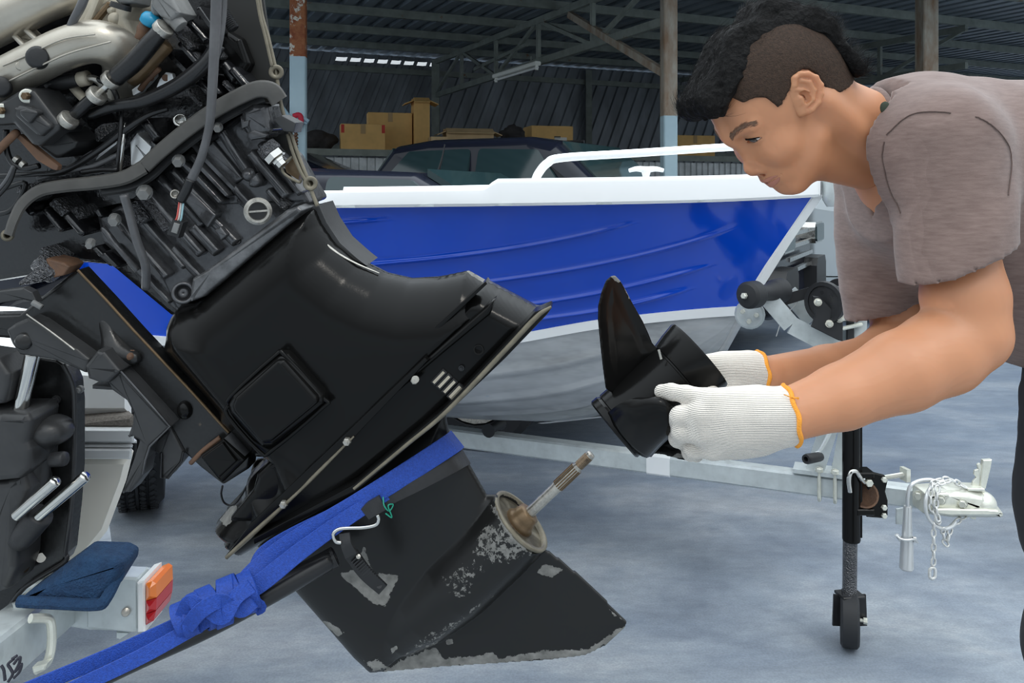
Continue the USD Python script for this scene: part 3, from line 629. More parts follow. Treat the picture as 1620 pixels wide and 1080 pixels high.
# ---------------------------------------------------------------- its trailer
trl = thing('boat_trailer', 'galvanised boat trailer with winch and jockey wheel under the blue dinghy', 'trailer')
P0 = np.array([1.27, 2.352, .376]); BA = lambda s, n=0, z=0: P0 + A_ * s + NN * n + UP * z
put('main_beam', bar(BA(.32), BA(2.45), .055, .062, ch=.006), M['galv'], trl)
put('drawbar', bar(BA(.1), BA(.4), .052, .056, ch=.006), M['galv'], trl)
put('repair_tape', bar(BA(.83), BA(.905), .058, .066, ch=.006), M['boat_white'], trl)
for s in (1.85, 2.3):
    put('cross_member', bar(BA(s, -.34, -.01), BA(s, .34, -.01), .05, .05, ch=.005), M['galv'], trl)
    for n in (-.3, .3):
        put('bunk_post', bar(BA(s, n, 0), BA(s, n, .04), .04, .04), M['galv'], trl)
for n in (-.3, .3): put('bunk', bar(BA(1.75, n, .062), BA(2.4, n, .062), .07, .03, ch=.01), M['blue_carpet'], trl)
for s in (1.45, 2.2): put('keel_roller', lathe(BA(s, -.05, .05), BA(s, .05, .05), [(0, .024), (.03, .016), (.07, .016), (.1, .024)], 14), M['tyre'], trl)
# winch post, arms, roller, winch
put('winch_post_base', bar(BA(.30, 0, .04), BA(.46, 0, .04), .075, .012), M['galv'], trl)
put('winch_post', [bar(BA(.40, 0, .04), P(1352, 552, 2.45), .05, .03, ref=NN), bar(BA(.33, 0, .04), P(1356, 600, 2.45), .05, .008, ref=NN)], M['galv'], trl)
put('winch_post_head', bar(P(1352, 580, 2.42), P(1360, 468, 2.45), .05, .022, ref=NN), M['galv'], trl)
AX = np.array([.75, .66, 0])
for k, (o, lab) in enumerate(((0, None), (.12, None))):
    pts = [P(1352, 566, 2.37), P(1252, 514, 2.38), P(1212, 468, 2.385)]
    pts = [p + AX * o for p in pts]
    put('roller_arm', [bar(pts[0], pts[1], .01, .05, ref=UP), bar(pts[1] + .01 * (pts[1] - pts[0]), pts[2], .01, .05, ref=UP)], M['galv'], trl)
rc = P(1190, 466, 2.33)
put('bow_roller', lathe(rc - AX * .02, rc + AX, [(-.012, .014), (-.008, .030), (0, .0375), (.036, .038), (.046, .033), (.052, .026), (.075, .022), (.10, .024), (.125, .031), (.132, .034), (.168, .036), (.176, .03)], 28), M['tyre'], trl)
put('roller_bolt', hexnut(rc - AX * .034, -AX, .0085, .012), M['zinc'], trl)
wc = P(1307, 478, 2.36)
put('winch_drum', lathe(wc, wc + AX, [(.0, .040), (.09, .040)], 28), M['cable'], trl)
dr = put('winch_flange', lathe(wc - AX * .008, wc + AX, [(-.004, .0), (-.004, .046), (-.008, .047), (-.008, .058), (.004, .060), (.004, .04)], 32), M['dry_black'], trl)
for k in range(6):
    a = k * 1.047 + .3; u, v, _ = frame(AX); q = wc - AX * .0115 + (u * math.cos(a) + v * math.sin(a)) * .028
    put('lightening_hole', lathe(q - AX * .0008, q + AX * .003, [(0, .006), (.002, .006)], 10), M['pole'], dr)
put('winch_flange', lathe(wc + AX * .085, wc + AX * .1, [(0, .04), (0, .060), (.008, .062), (.012, .04)], 36), M['dry_black'], trl)
put('winch_gear', [lathe(wc + AX * .1, wc + AX * .112, [(0, .03), (0, .056), (.01, .056), (.01, .03)], 36)] + [box(wc + AX * .105 + (frame(AX)[0] * math.cos(a) + frame(AX)[1] * math.sin(a)) * .058, (.006, .008, .006)) for a in np.linspace(0, 6.1, 30)], M['dry_black'], trl)
put('winch_side_plate', sprism([(1286, 468), (1296, 469), (1334, 506), (1334, 540), (1326, 538), (1284, 517), (1290, 500)], 2.335, 2.345, .002), M['dry_black'], trl)
put('winch_side_plate', sprism([(1340, 455), (1352, 456), (1352, 540), (1340, 538)], 2.40, 2.41, .002), M['dry_black'], trl)
for qx, qy in ((1294, 478), (1312, 512), (1328, 504)):
    put('winch_bolt', [lathe(P(qx, qy, 2.334), P(qx, qy, 2.33), [(0, .011), (.003, .011)], 14), hexnut(P(qx, qy, 2.331), [-.2, -1, 0], .008, .009)], M['zinc'], trl)
put('winch_spindle', tube([P(1328, 504, 2.34), P(1362, 498, 2.42)], .009, 10), M['zinc'], trl)
put('winch_spindle', tube([P(1330, 520, 2.34), P(1362, 513, 2.42)], .006, 10), M['zinc'], trl)
put('winch_handle', [bar(P(1350, 412, 2.36), P(1355, 505, 2.36), .026, .008, ref=[0, 1, 0], ch=.002)], M['dry_black'], trl)
put('handle_bolt', hexnut(P(1350, 414, 2.353), [0, -1, 0], .010, .008), M['zinc'], trl)
put('winch_strap', bar(P(1282, 462, 2.42), P(1215, 482, 2.44), .004, .03), M['dry_black'], trl)
put('safety_wire', tube([P(1228, 532, 2.45), P(1238, 505, 2.45), P(1262, 478, 2.44)], .0015, 6), M['chain'], trl)
# jockey wheel
jc = lambda y, d=2.31, x=1347: P(x, y, d)
put('jockey_outer_tube', lathe(jc(855), jc(560), [(0, .0225), (.005, .024), (.505, .024), (.51, .02)], 24), M['black'], trl)
put('jockey_rib', bar(jc(850, 2.30, 1360), jc(600, 2.30, 1360), .006, .012), M['black'], trl)
put('jockey_inner_tube', lathe(jc(942, 2.31, 1344), jc(850, 2.31, 1345), [(0, .019), (.17, .019)], 20), M['crackle'], trl)
jf = P(1344, 940, 2.31)
put('jockey_fork', [box(jf, (.062, .05, .008), .15, ch=.002), bar(jf + np.array([-.029, 0, 0]), jf + np.array([-.032, 0, -.085]), .006, .03), bar(jf + np.array([.029, 0, 0]), jf + np.array([.032, 0, -.085]), .006, .03)], M['dry_black'], trl)
jw = np.array([jf[0], 2.31, .0755])
ax = np.array([.94, -.341, 0])
put('jockey_wheel', lathe(jw - ax * .024, jw + ax, [(0, .02), (0, .066), (.006, .0735), (.042, .0735), (.048, .066), (.048, .02)], 40), M['tyre'], trl)
put('wheel_bolt', [lathe(jw - ax * .045, jw + ax, [(0, .009), (.008, .009), (.008, .005), (.08, .005), (.08, .009), (.09, .009)], 8)], M['zinc'], trl)
put('jockey_bracket', sprism([(1370, 750), (1384, 748), (1400, 752), (1405, 760), (1401, 778), (1405, 792), (1405, 815), (1398, 820), (1372, 818), (1374, 790)], 2.30, 2.312, .003), M['black'], trl)
put('jockey_bracket', [sprism([(1356, 748), (1384, 748), (1384, 757), (1356, 757)], 2.285, 2.34, .003)], M['black'], trl)
put('jockey_bracket', sprism([(1356, 806), (1384, 806), (1384, 816), (1356, 816)], 2.285, 2.34, .003), M['black'], trl)
put('clamp_ring', lathe(P(1368, 782, 2.30), P(1368, 782, 2.33), [(0, .031), (0, .036), (.03, .036), (.03, .031), (0, .031)], 24), M['rust'], trl)
for qx, qy in ((1398, 758), (1398, 802), (1398, 815)): put('bracket_bolt', hexnut(P(qx, qy, 2.30), [0, -1, 0], .008, .008), M['zinc'], trl)
put('swivel_pin', tube([P(1345, 778, 2.275), P(1343, 760, 2.272), P(1346, 747, 2.272), P(1354, 746, 2.275), P(1360, 754, 2.28), P(1366, 762, 2.29), P(1374, 763, 2.3)], .006, 10), M['chrome'], trl)
put('pin_nut', hexnut(P(1374, 763, 2.295), [0, -1, 0], .011, .01), M['zinc'], trl)
for px in (1296, 1323):
    s = np.interp(px, [1250, 1400], [.46, .22]); q = [BA(s, .033, .06), BA(s, .035, -.03), BA(s, .03, -.038), BA(s, -.03, -.038), BA(s, -.035, -.03), BA(s, -.033, .06)]
    put('u_bolt', tube(q, .0055, 8, 0), M['zinc'], trl)
    for n in (.033, -.033): put('u_bolt_nut', hexnut(BA(s, n, .046), UP, .011, .012), M['zinc'], trl)
put('crank_rod', tube([P(1328, 650, 2.44), P(1310, 690, 2.43), P(1297, 713, 2.42), P(1290, 718, 2.41)], .006, 8), M['galv'], trl)
put('crank_grip', lathe(P(1298, 722, 2.41), P(1270, 727, 2.36), [(0, .012), (.01, .0135), (.062, .0145), (.07, .013), (.07, .007), (.055, .006)], 18), M['dry_black'], trl)
put('side_bolt', [tube([P(1388, 757, 2.36), P(1432, 750, 2.34)], .007, 8), box(P(1432, 750, 2.34), (.012, .03, .035), .2)], M['zinc'], trl)
# coupling
put('coupler_body', sprism([(1452, 772), (1490, 769), (1520, 769), (1545, 775), (1566, 790), (1578, 806), (1578, 812), (1500, 812), (1452, 806)], 2.30, 2.385, .014, 3, 2.34), M['zinc'], trl, smooth=50)
put('coupler_flange', sprism([(1478, 805), (1560, 806), (1580, 808), (1583, 812), (1580, 815), (1500, 815), (1474, 811)], 2.285, 2.40, .003), M['zinc'], trl)
bl = P(1551, 795, 2.335)
put('ball_socket', surfnet(lambda X, Y, Z: sd_ell(X, Y, Z, bl, (.040, .042, .034)), bl - .06, bl + .06, .004), M['zinc'], trl, smooth=True)
put('latch_lever', [sprism([(1551, 773), (1556, 728), (1570, 727), (1568, 740), (1560, 773)], 2.33, 2.345, .002), sprism([(1538, 772), (1539, 762), (1545, 755), (1541, 750), (1542, 744), (1548, 742), (1546, 735), (1550, 732), (1554, 738), (1553, 772)], 2.335, 2.342, .001, 1.0)], M['zinc'], trl)
put('latch_plate', sprism([(1530, 772), (1558, 773), (1560, 778), (1532, 777)], 2.31, 2.36, .002), M['zinc'], trl)
put('coupler_tongue', sprism([(1528, 814), (1545, 814), (1544, 822), (1538, 821)], 2.33, 2.345, .001), M['zinc'], trl)
for qx, qy in ((1452, 783), (1488, 790), (1522, 796)):
    q = P(qx, qy, 2.30 if qx > 1470 else 2.335); put('coupler_bolt', [lathe(q, q + NN * .004, [(0, .014), (.003, .014)], 16), hexnut(q + NN * .003, NN, .0105, .009)], M['zinc'], trl)
put('earth_tab', [sprism([(1418, 805), (1429, 803), (1429, 830), (1418, 829)], 2.36, 2.366, .001)], M['galv'], trl)
# plug on its lead
pl = thing('trailer_plug', 'silver trailer plug hanging on a grey lead beside the coupling', 'plug')
put('lead', tube([P(1436, 806, 2.31), P(1436, 785, 2.30), P(1441, 768, 2.30), P(1456, 760, 2.31), P(1474, 759, 2.315), P(1478, 764, 2.31), P(1468, 778, 2.29), P(1464, 797, 2.28), P(1467, 815, 2.28), P(1477, 829, 2.28), P(1492, 836, 2.285), P(1505, 833, 2.29), P(1511, 825, 2.30)], .0052, 10), M['plug'], pl)
put('plug_body', lathe(P(1436, 800, 2.31), P(1434, 902, 2.31), [(0, .0095), (.004, .011), (.035, .0115), (.075, .0135), (.088, .0135), (.088, .0165), (.096, .0165), (.096, .0165), (.17, .0185), (.174, .016)], 24), M['plug'], pl)
put('lid_hinge', [tube([P(1418, 846, 2.30), P(1424, 852, 2.29), P(1435, 854, 2.288), P(1446, 853, 2.29), P(1452, 858, 2.30)], .003, 8), sprism([(1417, 848), (1422, 845), (1427, 852), (1424, 857)], 2.295, 2.305, .001), sprism([(1445, 850), (1450, 850), (1453, 860), (1446, 858)], 2.295, 2.305, .001)], M['plug'], pl)
# chain
ch = thing('safety_chain', 'white zinc safety chain looped over the coupling, its end hanging free', 'chain')
def link(c, t, side, L=.026, W=.0175, r=.0029):
    t = t / np.linalg.norm(t); s = side - (side @ t) * t; s /= np.linalg.norm(s); h = (L - W) / 2; R = W / 2 - r; a = np.linspace(0, np.pi, 6)
    loop = [c + t * (h + R * math.sin(x)) + s * R * math.cos(x) for x in a] + [c + t * (-h - R * math.sin(x)) - s * R * math.cos(x) for x in a]
    loop.append(loop[0]); return tube(loop, r, 7, 0, caps=False)
def chain(pts, pitch=.0195, start=0, last=1.0):
    c = catmull(pts, 10); d = np.r_[0, np.cumsum(np.linalg.norm(np.diff(c, axis=0), axis=1))]; n = int(d[-1] / pitch)
    for k in range(n):
        s0 = (k + .5) * pitch; q = np.array([np.interp(s0, d, c[:, j]) for j in range(3)]); q1 = np.array([np.interp(s0 + .004, d, c[:, j]) for j in range(3)]); q0 = np.array([np.interp(s0 - .004, d, c[:, j]) for j in range(3)])
        side = np.array([1, .2, .1]) if (k + start) % 2 else np.array([.2, 1, .15])
        sc = last if k == n - 1 else 1
        put('link', link(q, q1 - q0, side, .026 * sc, .0175 * sc, .0029 * sc), M['chain'], ch, smooth=True)
chain([P(1474, 763, 2.30), P(1472, 780, 2.285), P(1473, 800, 2.28), P(1479, 815, 2.28), P(1487, 829, 2.28)])
chain([P(1474, 765, 2.30), P(1486, 759, 2.31), P(1500, 758, 2.315), P(1512, 762, 2.32), P(1524, 769, 2.32), P(1536, 772, 2.32)], start=1)
chain([P(1484, 768, 2.29), P(1481, 790, 2.275), P(1482, 812, 2.275), P(1486, 826, 2.275)], start=1)
chain([P(1486, 766, 2.29), P(1496, 762, 2.30), P(1504, 760, 2.305)])
chain([P(1477, 826, 2.28), P(1477, 850, 2.28), P(1477, 880, 2.28), P(1476, 900, 2.28)])
chain([P(1475, 897, 2.28), P(1475, 920, 2.28)], pitch=.032, start=1, last=1.5)
chain([P(1492, 835, 2.28), P(1493, 848, 2.29), P(1497, 860, 2.29), P(1501, 846, 2.29), P(1506, 832, 2.30), P(1520, 821, 2.31), P(1530, 815, 2.32)], start=1)

# ---------------------------------------------------------------- the white boat behind the outboard, its trailer
wb = thing('white_boat', 'cream-white boat hull carrying the outboard, with a ribbed rubbing strip', 'boat')
YT = 1.62
def slab(poly, y0, y1, bev=.006, r=0, at=None): return sprism(poly, y0, y1, bev, r, at or y0)
def back(m, y0=1.62, k=.78):
    m.vertices[:, 0] -= k * np.maximum(m.vertices[:, 1] - y0, 0); return m
put('transom_hull', back(slab([(-900, 712), (217, 718), (205, 765), (175, 845), (140, 888), (110, 918), (60, 930), (-900, 930)], YT, YT + .85, .02, 0, YT)), M['gelcoat'], wb)
put('upper_hull', back(slab([(-900, 560), (60, 575), (150, 580), (216, 590), (216, 664), (-900, 664)], YT + .01, YT + .85, .02, 0, YT)), M['gelwhite'], wb)
put('carpet_strip', back(slab([(-300, 668), (120, 664), (170, 658), (214, 654), (220, 674), (-300, 674)], YT - .015, YT + .85, .006, 0, YT)), M['carpet'], wb)
for k, (a, b, pr) in enumerate(((672, 692, .030), (693, 697, .018), (698, 702, .026), (703, 719, .030))):
    put('rubbing_strip', back(slab([(-600, a - 4), (222 if k < 2 else 219, a), (222 if k < 2 else 218, b), (-600, b - 4)], YT - pr, YT + .858, .003, 0, YT)), M['trim_metal'], wb)
lt = thing('outboard_trailer', 'galvanised trailer corner with a red and amber tail light in the lower left', 'trailer')
q0, q1 = P(-60, 1075, 1.28), P(150, 905, 1.78)
put('side_rail', bar(q0, q1, .07, .085, ref=UP, ch=.006), M['galv'], lt)
put('rear_cross_member', slab([(-300, 945), (60, 925), (180, 915), (219, 918), (219, 1000), (140, 998), (60, 985), (-300, 1010)], 1.60, 1.66, .005), M['galv'], lt)
put('light_bracket', slab([(136, 917), (150, 912), (216, 914), (218, 920), (218, 1000), (212, 1002), (136, 994)], 1.55, 1.60, .004), M['galv'], lt)
put('bracket_bolt', [lathe(P(199, 968, 1.548), P(199, 968, 1.542), [(0, .008), (.006, .007), (.007, .003)], 14)], M['steel'], lt)
put('light_base', slab([(216, 922), (228, 918), (229, 1000), (217, 1001)], 1.54, 1.62, .003), M['gelwhite'], lt)
put('amber_lens', slab([(228, 926), (238, 922), (244, 926), (245, 948), (228, 953)], 1.535, 1.625, .008), M['amber'], lt)
put('red_lens', slab([(228, 954), (245, 949), (244, 968), (228, 974)], 1.535, 1.625, .008), M['redlens'], lt)
put('red_lens', slab([(228, 975), (244, 969), (240, 985), (228, 992)], 1.535, 1.625, .008), M['redlens'], lt)
put('light_tab', slab([(184, 1000), (205, 1001), (190, 1011), (184, 1010)], 1.56, 1.57, .001), M['galv'], lt)
ub = [P(48, 978, 1.40), P(72, 978, 1.42), P(80, 984, 1.425), P(82, 1010, 1.425), P(79, 1035, 1.42), P(72, 1050, 1.415), P(55, 1060, 1.40)]
put('u_bolt', tube(ub, .0075, 10), M['zinc'], lt)
put('u_bolt_washer', slab([(50, 1056), (74, 1050), (70, 1060), (52, 1066)], 1.39, 1.41, .002), M['zinc'], lt)
put('bunk_bracket', slab([(18, 955), (40, 955), (52, 985), (36, 998), (28, 990)], 1.46, 1.47, .002), M['galv'], lt)
cw = P(222, 735, 3.35); cw[2] = .31; wd = np.array([.93, .36, 0])
wl = put('road_wheel', lathe(cw - wd * .09, cw + wd * .09, [(.04, .02), (.04, .17), (0, .18), (0, .28), (.03, .31)] + [q for k in range(4) for q in ((.045 + k * .024, .31), (.05 + k * .024, .302), (.056 + k * .024, .302), (.06 + k * .024, .31))] + [(.15, .31), (.18, .28), (.18, .18), (.14, .17), (.14, .02)], 40), M['tyre'], lt)
ub_ = []
for a in np.linspace(0, 2 * np.pi, 60, endpoint=False):
    u, v, w_ = frame(wd); rd = u * math.cos(a) + v * math.sin(a); tg = -u * math.sin(a) + v * math.cos(a)
    for k, sl_ in ((-.055, .4), (-.02, -.3), (.02, .3), (.055, -.4)):
        c = cw + rd * .313 + w_ * k; ub_.append(bar(c - (tg * .008 + w_ * sl_ * .02), c + (tg * .008 + w_ * sl_ * .02), .016, .006, ref=rd))
put('tread_block', ub_, M['tyre'], wl, kind='stuff')
put('hub', lathe(cw - wd * .06, cw + wd * .1, [(0, .17), (.08, .17), (.1, .06), (.15, .05), (.15, .0)], 20), M['galv'], wl)
put('axle', bar(cw, cw - wd * 1.7, .05, .05), M['galv'], lt)
put('far_rail', bar(P(150, 905, 1.78) - UP * .01, cw - wd * .2 + UP * .02, .07, .085, ref=UP), M['galv'], lt)
# the blue carpeted pad standing on that trailer
bp = thing('blue_pad', 'worn blue carpet-wrapped support pad on the left trailer rail', 'pad')
to = [(24, 952), (66, 922), (120, 882), (176, 884), (192, 892), (190, 906), (164, 948), (152, 960), (30, 955)]
put('board', sprism(to, 1.42, 1.50, .012, 6, 1.42), M['blue_carpet'], bp, smooth=50)
put('front_roll', tube([P(30, 951, 1.42), P(90, 954, 1.415), P(152, 956, 1.415), P(168, 946, 1.42), P(190, 902, 1.45)], .010, 10), M['blue_carpet'], bp)
# handwriting on the rail
def stroke(pts, r=.0022): 
    return tube([P(px, py, 1.262) for px, py in pts], r, 6)
wr = [stroke(p) for p in ([(2, 1052), (6, 1060), (8, 1076)], [(22, 1042), (13, 1050), (17, 1058), (20, 1066), (13, 1078)], [(19, 1042), (27, 1037)], [(22, 1050), (28, 1042), (32, 1040), (30, 1050), (24, 1062), (28, 1058), (34, 1050), (31, 1062), (22, 1072)])]
put('marker_writing', wr, M['ink'], lt)
# ---------------------------------------------------------------- the outboard motor, tilted up, seen from its side
# local axes: a = along the propeller shaft, v = down the leg, n = out of its near side
_c, _s = math.cos(math.radians(8)), math.sin(math.radians(8))
a3 = np.array([.683 * _c, -_s, .73 * _c]); a3 /= np.linalg.norm(a3); v3 = np.array([.73, 0, -.683]); v3 -= (v3 @ a3) * a3; v3 /= np.linalg.norm(v3)
n3 = -np.cross(a3, v3); M0 = P(600, 620, 1.40); EYE = np.array([0, 0, CZ])
def mp(px, py, w=0.0):
    d = np.array([(px - 810) / F, 1, -(py - HZ) / F]); t = ((M0 + n3 * w - EYE) @ n3) / (d @ n3); return EYE + d * t
def luv(pts, w=0.0): return np.array([[(mp(x, y, w) - M0) @ a3, (mp(x, y, w) - M0) @ v3] for x, y in pts])
def mto(p, w): return M0 + p[:, :1] * a3 + p[:, 1:2] * v3 + np.asarray(w).reshape(-1, 1) * n3
def mpr(poly, wf, wb, bev=.003, r=0.0):
    """A solid of an outline traced at the offset wf (front), going back to wb."""
    g = rnd(poly, r) if r else poly
    q = luv(g, wf); to3 = lambda p, w: mto(p, np.full(len(p), w))
    lv = [(wb, 0), (wf - bev, 0), (wf - bev * .3, bev * .3), (wf, bev)] if bev else [(wb, 0), (wf, 0)]
    return prism2(q, lv, to3)
def mtube(pts, rpx, **k): return tube([mp(*p) for p in pts], np.asarray(rpx, float) * .00105, **k)
def mlathe(p, q, prof, n=24): return lathe(mp(*p), mp(*q), prof, n)
def mnut(px, py, w, rpx, h=.012, washer=True, axis=None):
    p = mp(px, py, w); ax = n3 if axis is None else axis; r = rpx * .00105
    ms = [hexnut(p, ax, r * .78, h), lathe(p, p + ax, [(h, r * .4), (h * 1.25, r * .36)], 12)]
    if washer: ms.append(lathe(p - ax * .004, p + ax, [(0, r * 1.05), (.0055, r * 1.05)], 20))
    return ms
def msdf(fn, poly, wr, h, pad=.02):
    q = luv(poly); lo, hi = q.min(0) - pad, q.max(0) + pad
    m = surfnet(fn, [lo[0], lo[1], -wr], [hi[0], hi[1], wr], h)
    m = trimesh.Trimesh(mto(m.vertices[:, :2], m.vertices[:, 2]), m.faces, process=False)
    if m.volume < 0: m.invert()
    return m
ob = thing('outboard_motor', 'big black outboard motor with its cowl off, tilted up on the white boat', 'outboard motor')
def O(name, m, mt, smooth=30, parent=None, **k): return put(name, m, M[mt], ob if parent is None else parent, smooth, **k)

# --- midsection
mid = [(297, 474), (322, 466), (468, 338), (503, 327), (514, 352), (536, 384), (572, 413), (610, 432), (650, 441), (695, 438), (740, 429), (771, 447), (777, 478), (560, 690), (408, 830), (372, 850), (345, 825), (366, 797), (390, 772), (400, 745), (432, 716), (412, 714), (358, 656), (354, 640), (270, 545), (275, 505)]
mq = luv(mid); mtrue = [q for q in mid]
mid2 = mid[:11] + [(740, 429), (770, 446), (860, 495), (960, 640), (560, 1000), (440, 940), (372, 850)] + mid[16:]
mq2 = luv(mid2); dark = luv([(300, 500), (350, 470), (480, 360), (640, 470), (560, 640), (380, 700)])
def f_mid(U, V, W):
    u2, v2 = U[:, :, 0], V[:, :, 0]
    D = sd_poly(u2, v2, mq); e = np.clip(-D / .095, 0, 1)
    D2 = sd_poly(u2, v2, mq2); e2 = np.clip(-D2 / .10, 0, 1); e = np.clip(-D / .02, 0, 1)
    t = np.minimum(.088 * np.sqrt(np.maximum(1 - (1 - e2) ** 2.2, 0)), .088 * np.sqrt(np.maximum(1 - (1 - e) ** 2, 0))); t = np.where(D > 0, -D, t)
    # the flank sweeps in towards the trailing edge, and a shoulder runs down the leading edge
    L = luv([(275, 520), (372, 640)]); d = L[1] - L[0]; d /= np.linalg.norm(d); off = (u2 - L[0][0]) * d[1] - (v2 - L[0][1]) * d[0]
    t = t + .012 * np.exp(-((np.abs(off) - .035) / .018) ** 2)
    return np.abs(W) - t[:, :, None]
def chipmask(m, areas, seed=0):
    """areas: (outline in pixels, strength, feather in pixels)."""
    q = np.column_stack([810 + F * m.vertices[:, 0] / m.vertices[:, 1], HZ - F * (m.vertices[:, 2] - CZ) / m.vertices[:, 1]]); out = np.zeros(len(q))
    for poly, s, fe in areas:
        d = sd_poly(q[:, 0].astype(np.float32), q[:, 1].astype(np.float32), poly); out = np.maximum(out, s * np.clip(.5 - d / (2 * fe), 0, 1))
    return out
def OS(name, m, mt, areas=(), **k):
    put(name, m, M[mt], ob, True, attr={'chip': chipmask(m, areas)}, **k)
m = msdf(f_mid, mid, .13, .0034)
OS('midsection', m, 'black', [([(345, 822), (366, 797), (380, 800), (368, 826), (358, 835)], .75, 6), ([(735, 425), (745, 428), (772, 444), (768, 450), (742, 434)], .8, 4)])
O('rear_trim', mtube([(468, 338, .028), (482, 350, .03), (502, 372, .03), (528, 396, .028), (560, 415, .024), (600, 432, .018)], [2, 3.4, 3.8, 3.4, 2.6, 1.5], flat=.6), 'steel', True)
O('rear_face', mpr([(470, 334), (505, 325), (517, 352), (538, 384), (566, 409), (580, 420), (556, 410), (520, 388), (490, 356)], .012, -.06, .002), 'bracket_grey')
cov = [(437, 560), (452, 561), (511, 627), (513, 641), (432, 709), (412, 713), (359, 657), (355, 643), (362, 625)]
O('mount_cover', mpr(cov, .112, .05, .016, 6), 'black', 50, attr=None)
O('mount_cover_panel', mpr([(437, 570), (447, 570), (502, 630), (502, 638), (429, 699), (413, 702), (370, 653), (366, 643), (371, 630)], .1185, .10, .006, 5), 'black', 50)
O('cover_rim', mtube([(362, 640, .10), (366, 626, .105), (436, 562, .105), (450, 562, .105), (512, 630, .10), (513, 642, .10), (432, 711, .10), (412, 715, .10), (360, 657, .10), (362, 640, .10)], 3.2, smooth=3, n=8), 'black', True)
O('seam', mpr([(768, 445), (771, 449), (500, 702), (430, 742), (426, 738), (492, 696)], .083, .05, .001), 'black')
O('lower_block', mpr([(440, 716), (505, 668), (520, 668), (540, 690), (450, 785), (402, 828), (356, 828), (398, 775), (404, 752)], .078, -.05, .010, 5), 'black', 50)
# --- lower band with grille
band = [(770, 446), (848, 487), (870, 486), (705, 652), (560, 770), (400, 862), (365, 840), (385, 800), (530, 660), (745, 447)]
bq = luv(band)
def f_band(U, V, W):
    D = sd_poly(U[:, :, 0], V[:, :, 0], bq); e = np.clip(-D / .03, 0, 1); t = np.where(D > 0, -D, .075 * np.sqrt(np.maximum(1 - (1 - e) ** 2, 0)))
    return np.abs(W) - t[:, :, None]
OS('gearcase_top', msdf(f_band, band, .1, .0036), 'black')
O('splash_ridge', mpr([(783, 474), (775, 498), (700, 560), (600, 645), (505, 730), (498, 722), (560, 668), (700, 545), (770, 484)], .088, .06, .005), 'black', 50)
pl_ = [(871, 484), (873, 487), (866, 497), (800, 566), (706, 656), (560, 780), (402, 862), (400, 852), (560, 766), (700, 648), (846, 494)]
pa = mpr(pl_, .104, .07, .002); OS2 = put('anti_ventilation_plate', pa, M['black'], ob, 30)
m = tube([mp(x, y, .104) for x, y in ((872, 485), (848, 502), (800, 553), (706, 651), (640, 706), (560, 773))], [.002, .004, .004, .0035, .003, .0025], 8, 5)
put('plate_edge', m, M['tan'], ob, True, label='chipped bare edge of the plate')
O('splash_plate', mpr([(672, 565), (677, 570), (560, 692), (470, 782), (402, 843), (360, 884), (355, 881), (396, 828), (548, 684)], .098, -.09, .002), 'black')
put('plate_edge', tube([mp(x, y, .099) for x, y in ((560, 690), (500, 750), (470, 780), (402, 842), (358, 882))], [.0015, .003, .0025, .004, .003], 8, 5), M['tan'], ob, True, label='chipped bare edge of the plate')
for k, (x, y) in enumerate(((694, 597), (702.5, 604), (711, 612), (719.5, 620))):
    dx, dy = 8.5 * .68 + 2.5, -(8.5 * .73 + 2.5); px_, py_ = 3.6 * .73, 3.6 * .68
    slot = lambda e, p: [(x - dx * e - px_ * p, y - dy * e - py_ * p), (x + dx * e - px_ * p, y + dy * e - py_ * p), (x + dx * e + px_ * p, y + dy * e + py_ * p), (x - dx * e + px_ * p, y - dy * e + py_ * p)]
    O('grille_slot', mpr(slot(1.25, 1.5), .0785, .06, .002, 1.5), 'black_plastic'); O('slot_opening', mpr(slot(1.0, .62), .0792, .07, 0), 'cream')
for x, y in ((657, 600), (550, 697), (450, 796)): O('flange_bolt', mnut(x, y, .098 if x < 640 else .09, 8, .008, False) + [lathe(mp(x, y, .09), mp(x, y, .10), [(0, .006), (.01, .006)], 10)], 'steel')
O('small_bolt', mnut(730, 582, .078, 4, .004), 'black2')
O('cast_ring', lathe(mp(757, 553, .075), mp(757, 553, .08), [(0, .007), (.004, .008), (.004, .006), (0, .006)], 18), 'black')
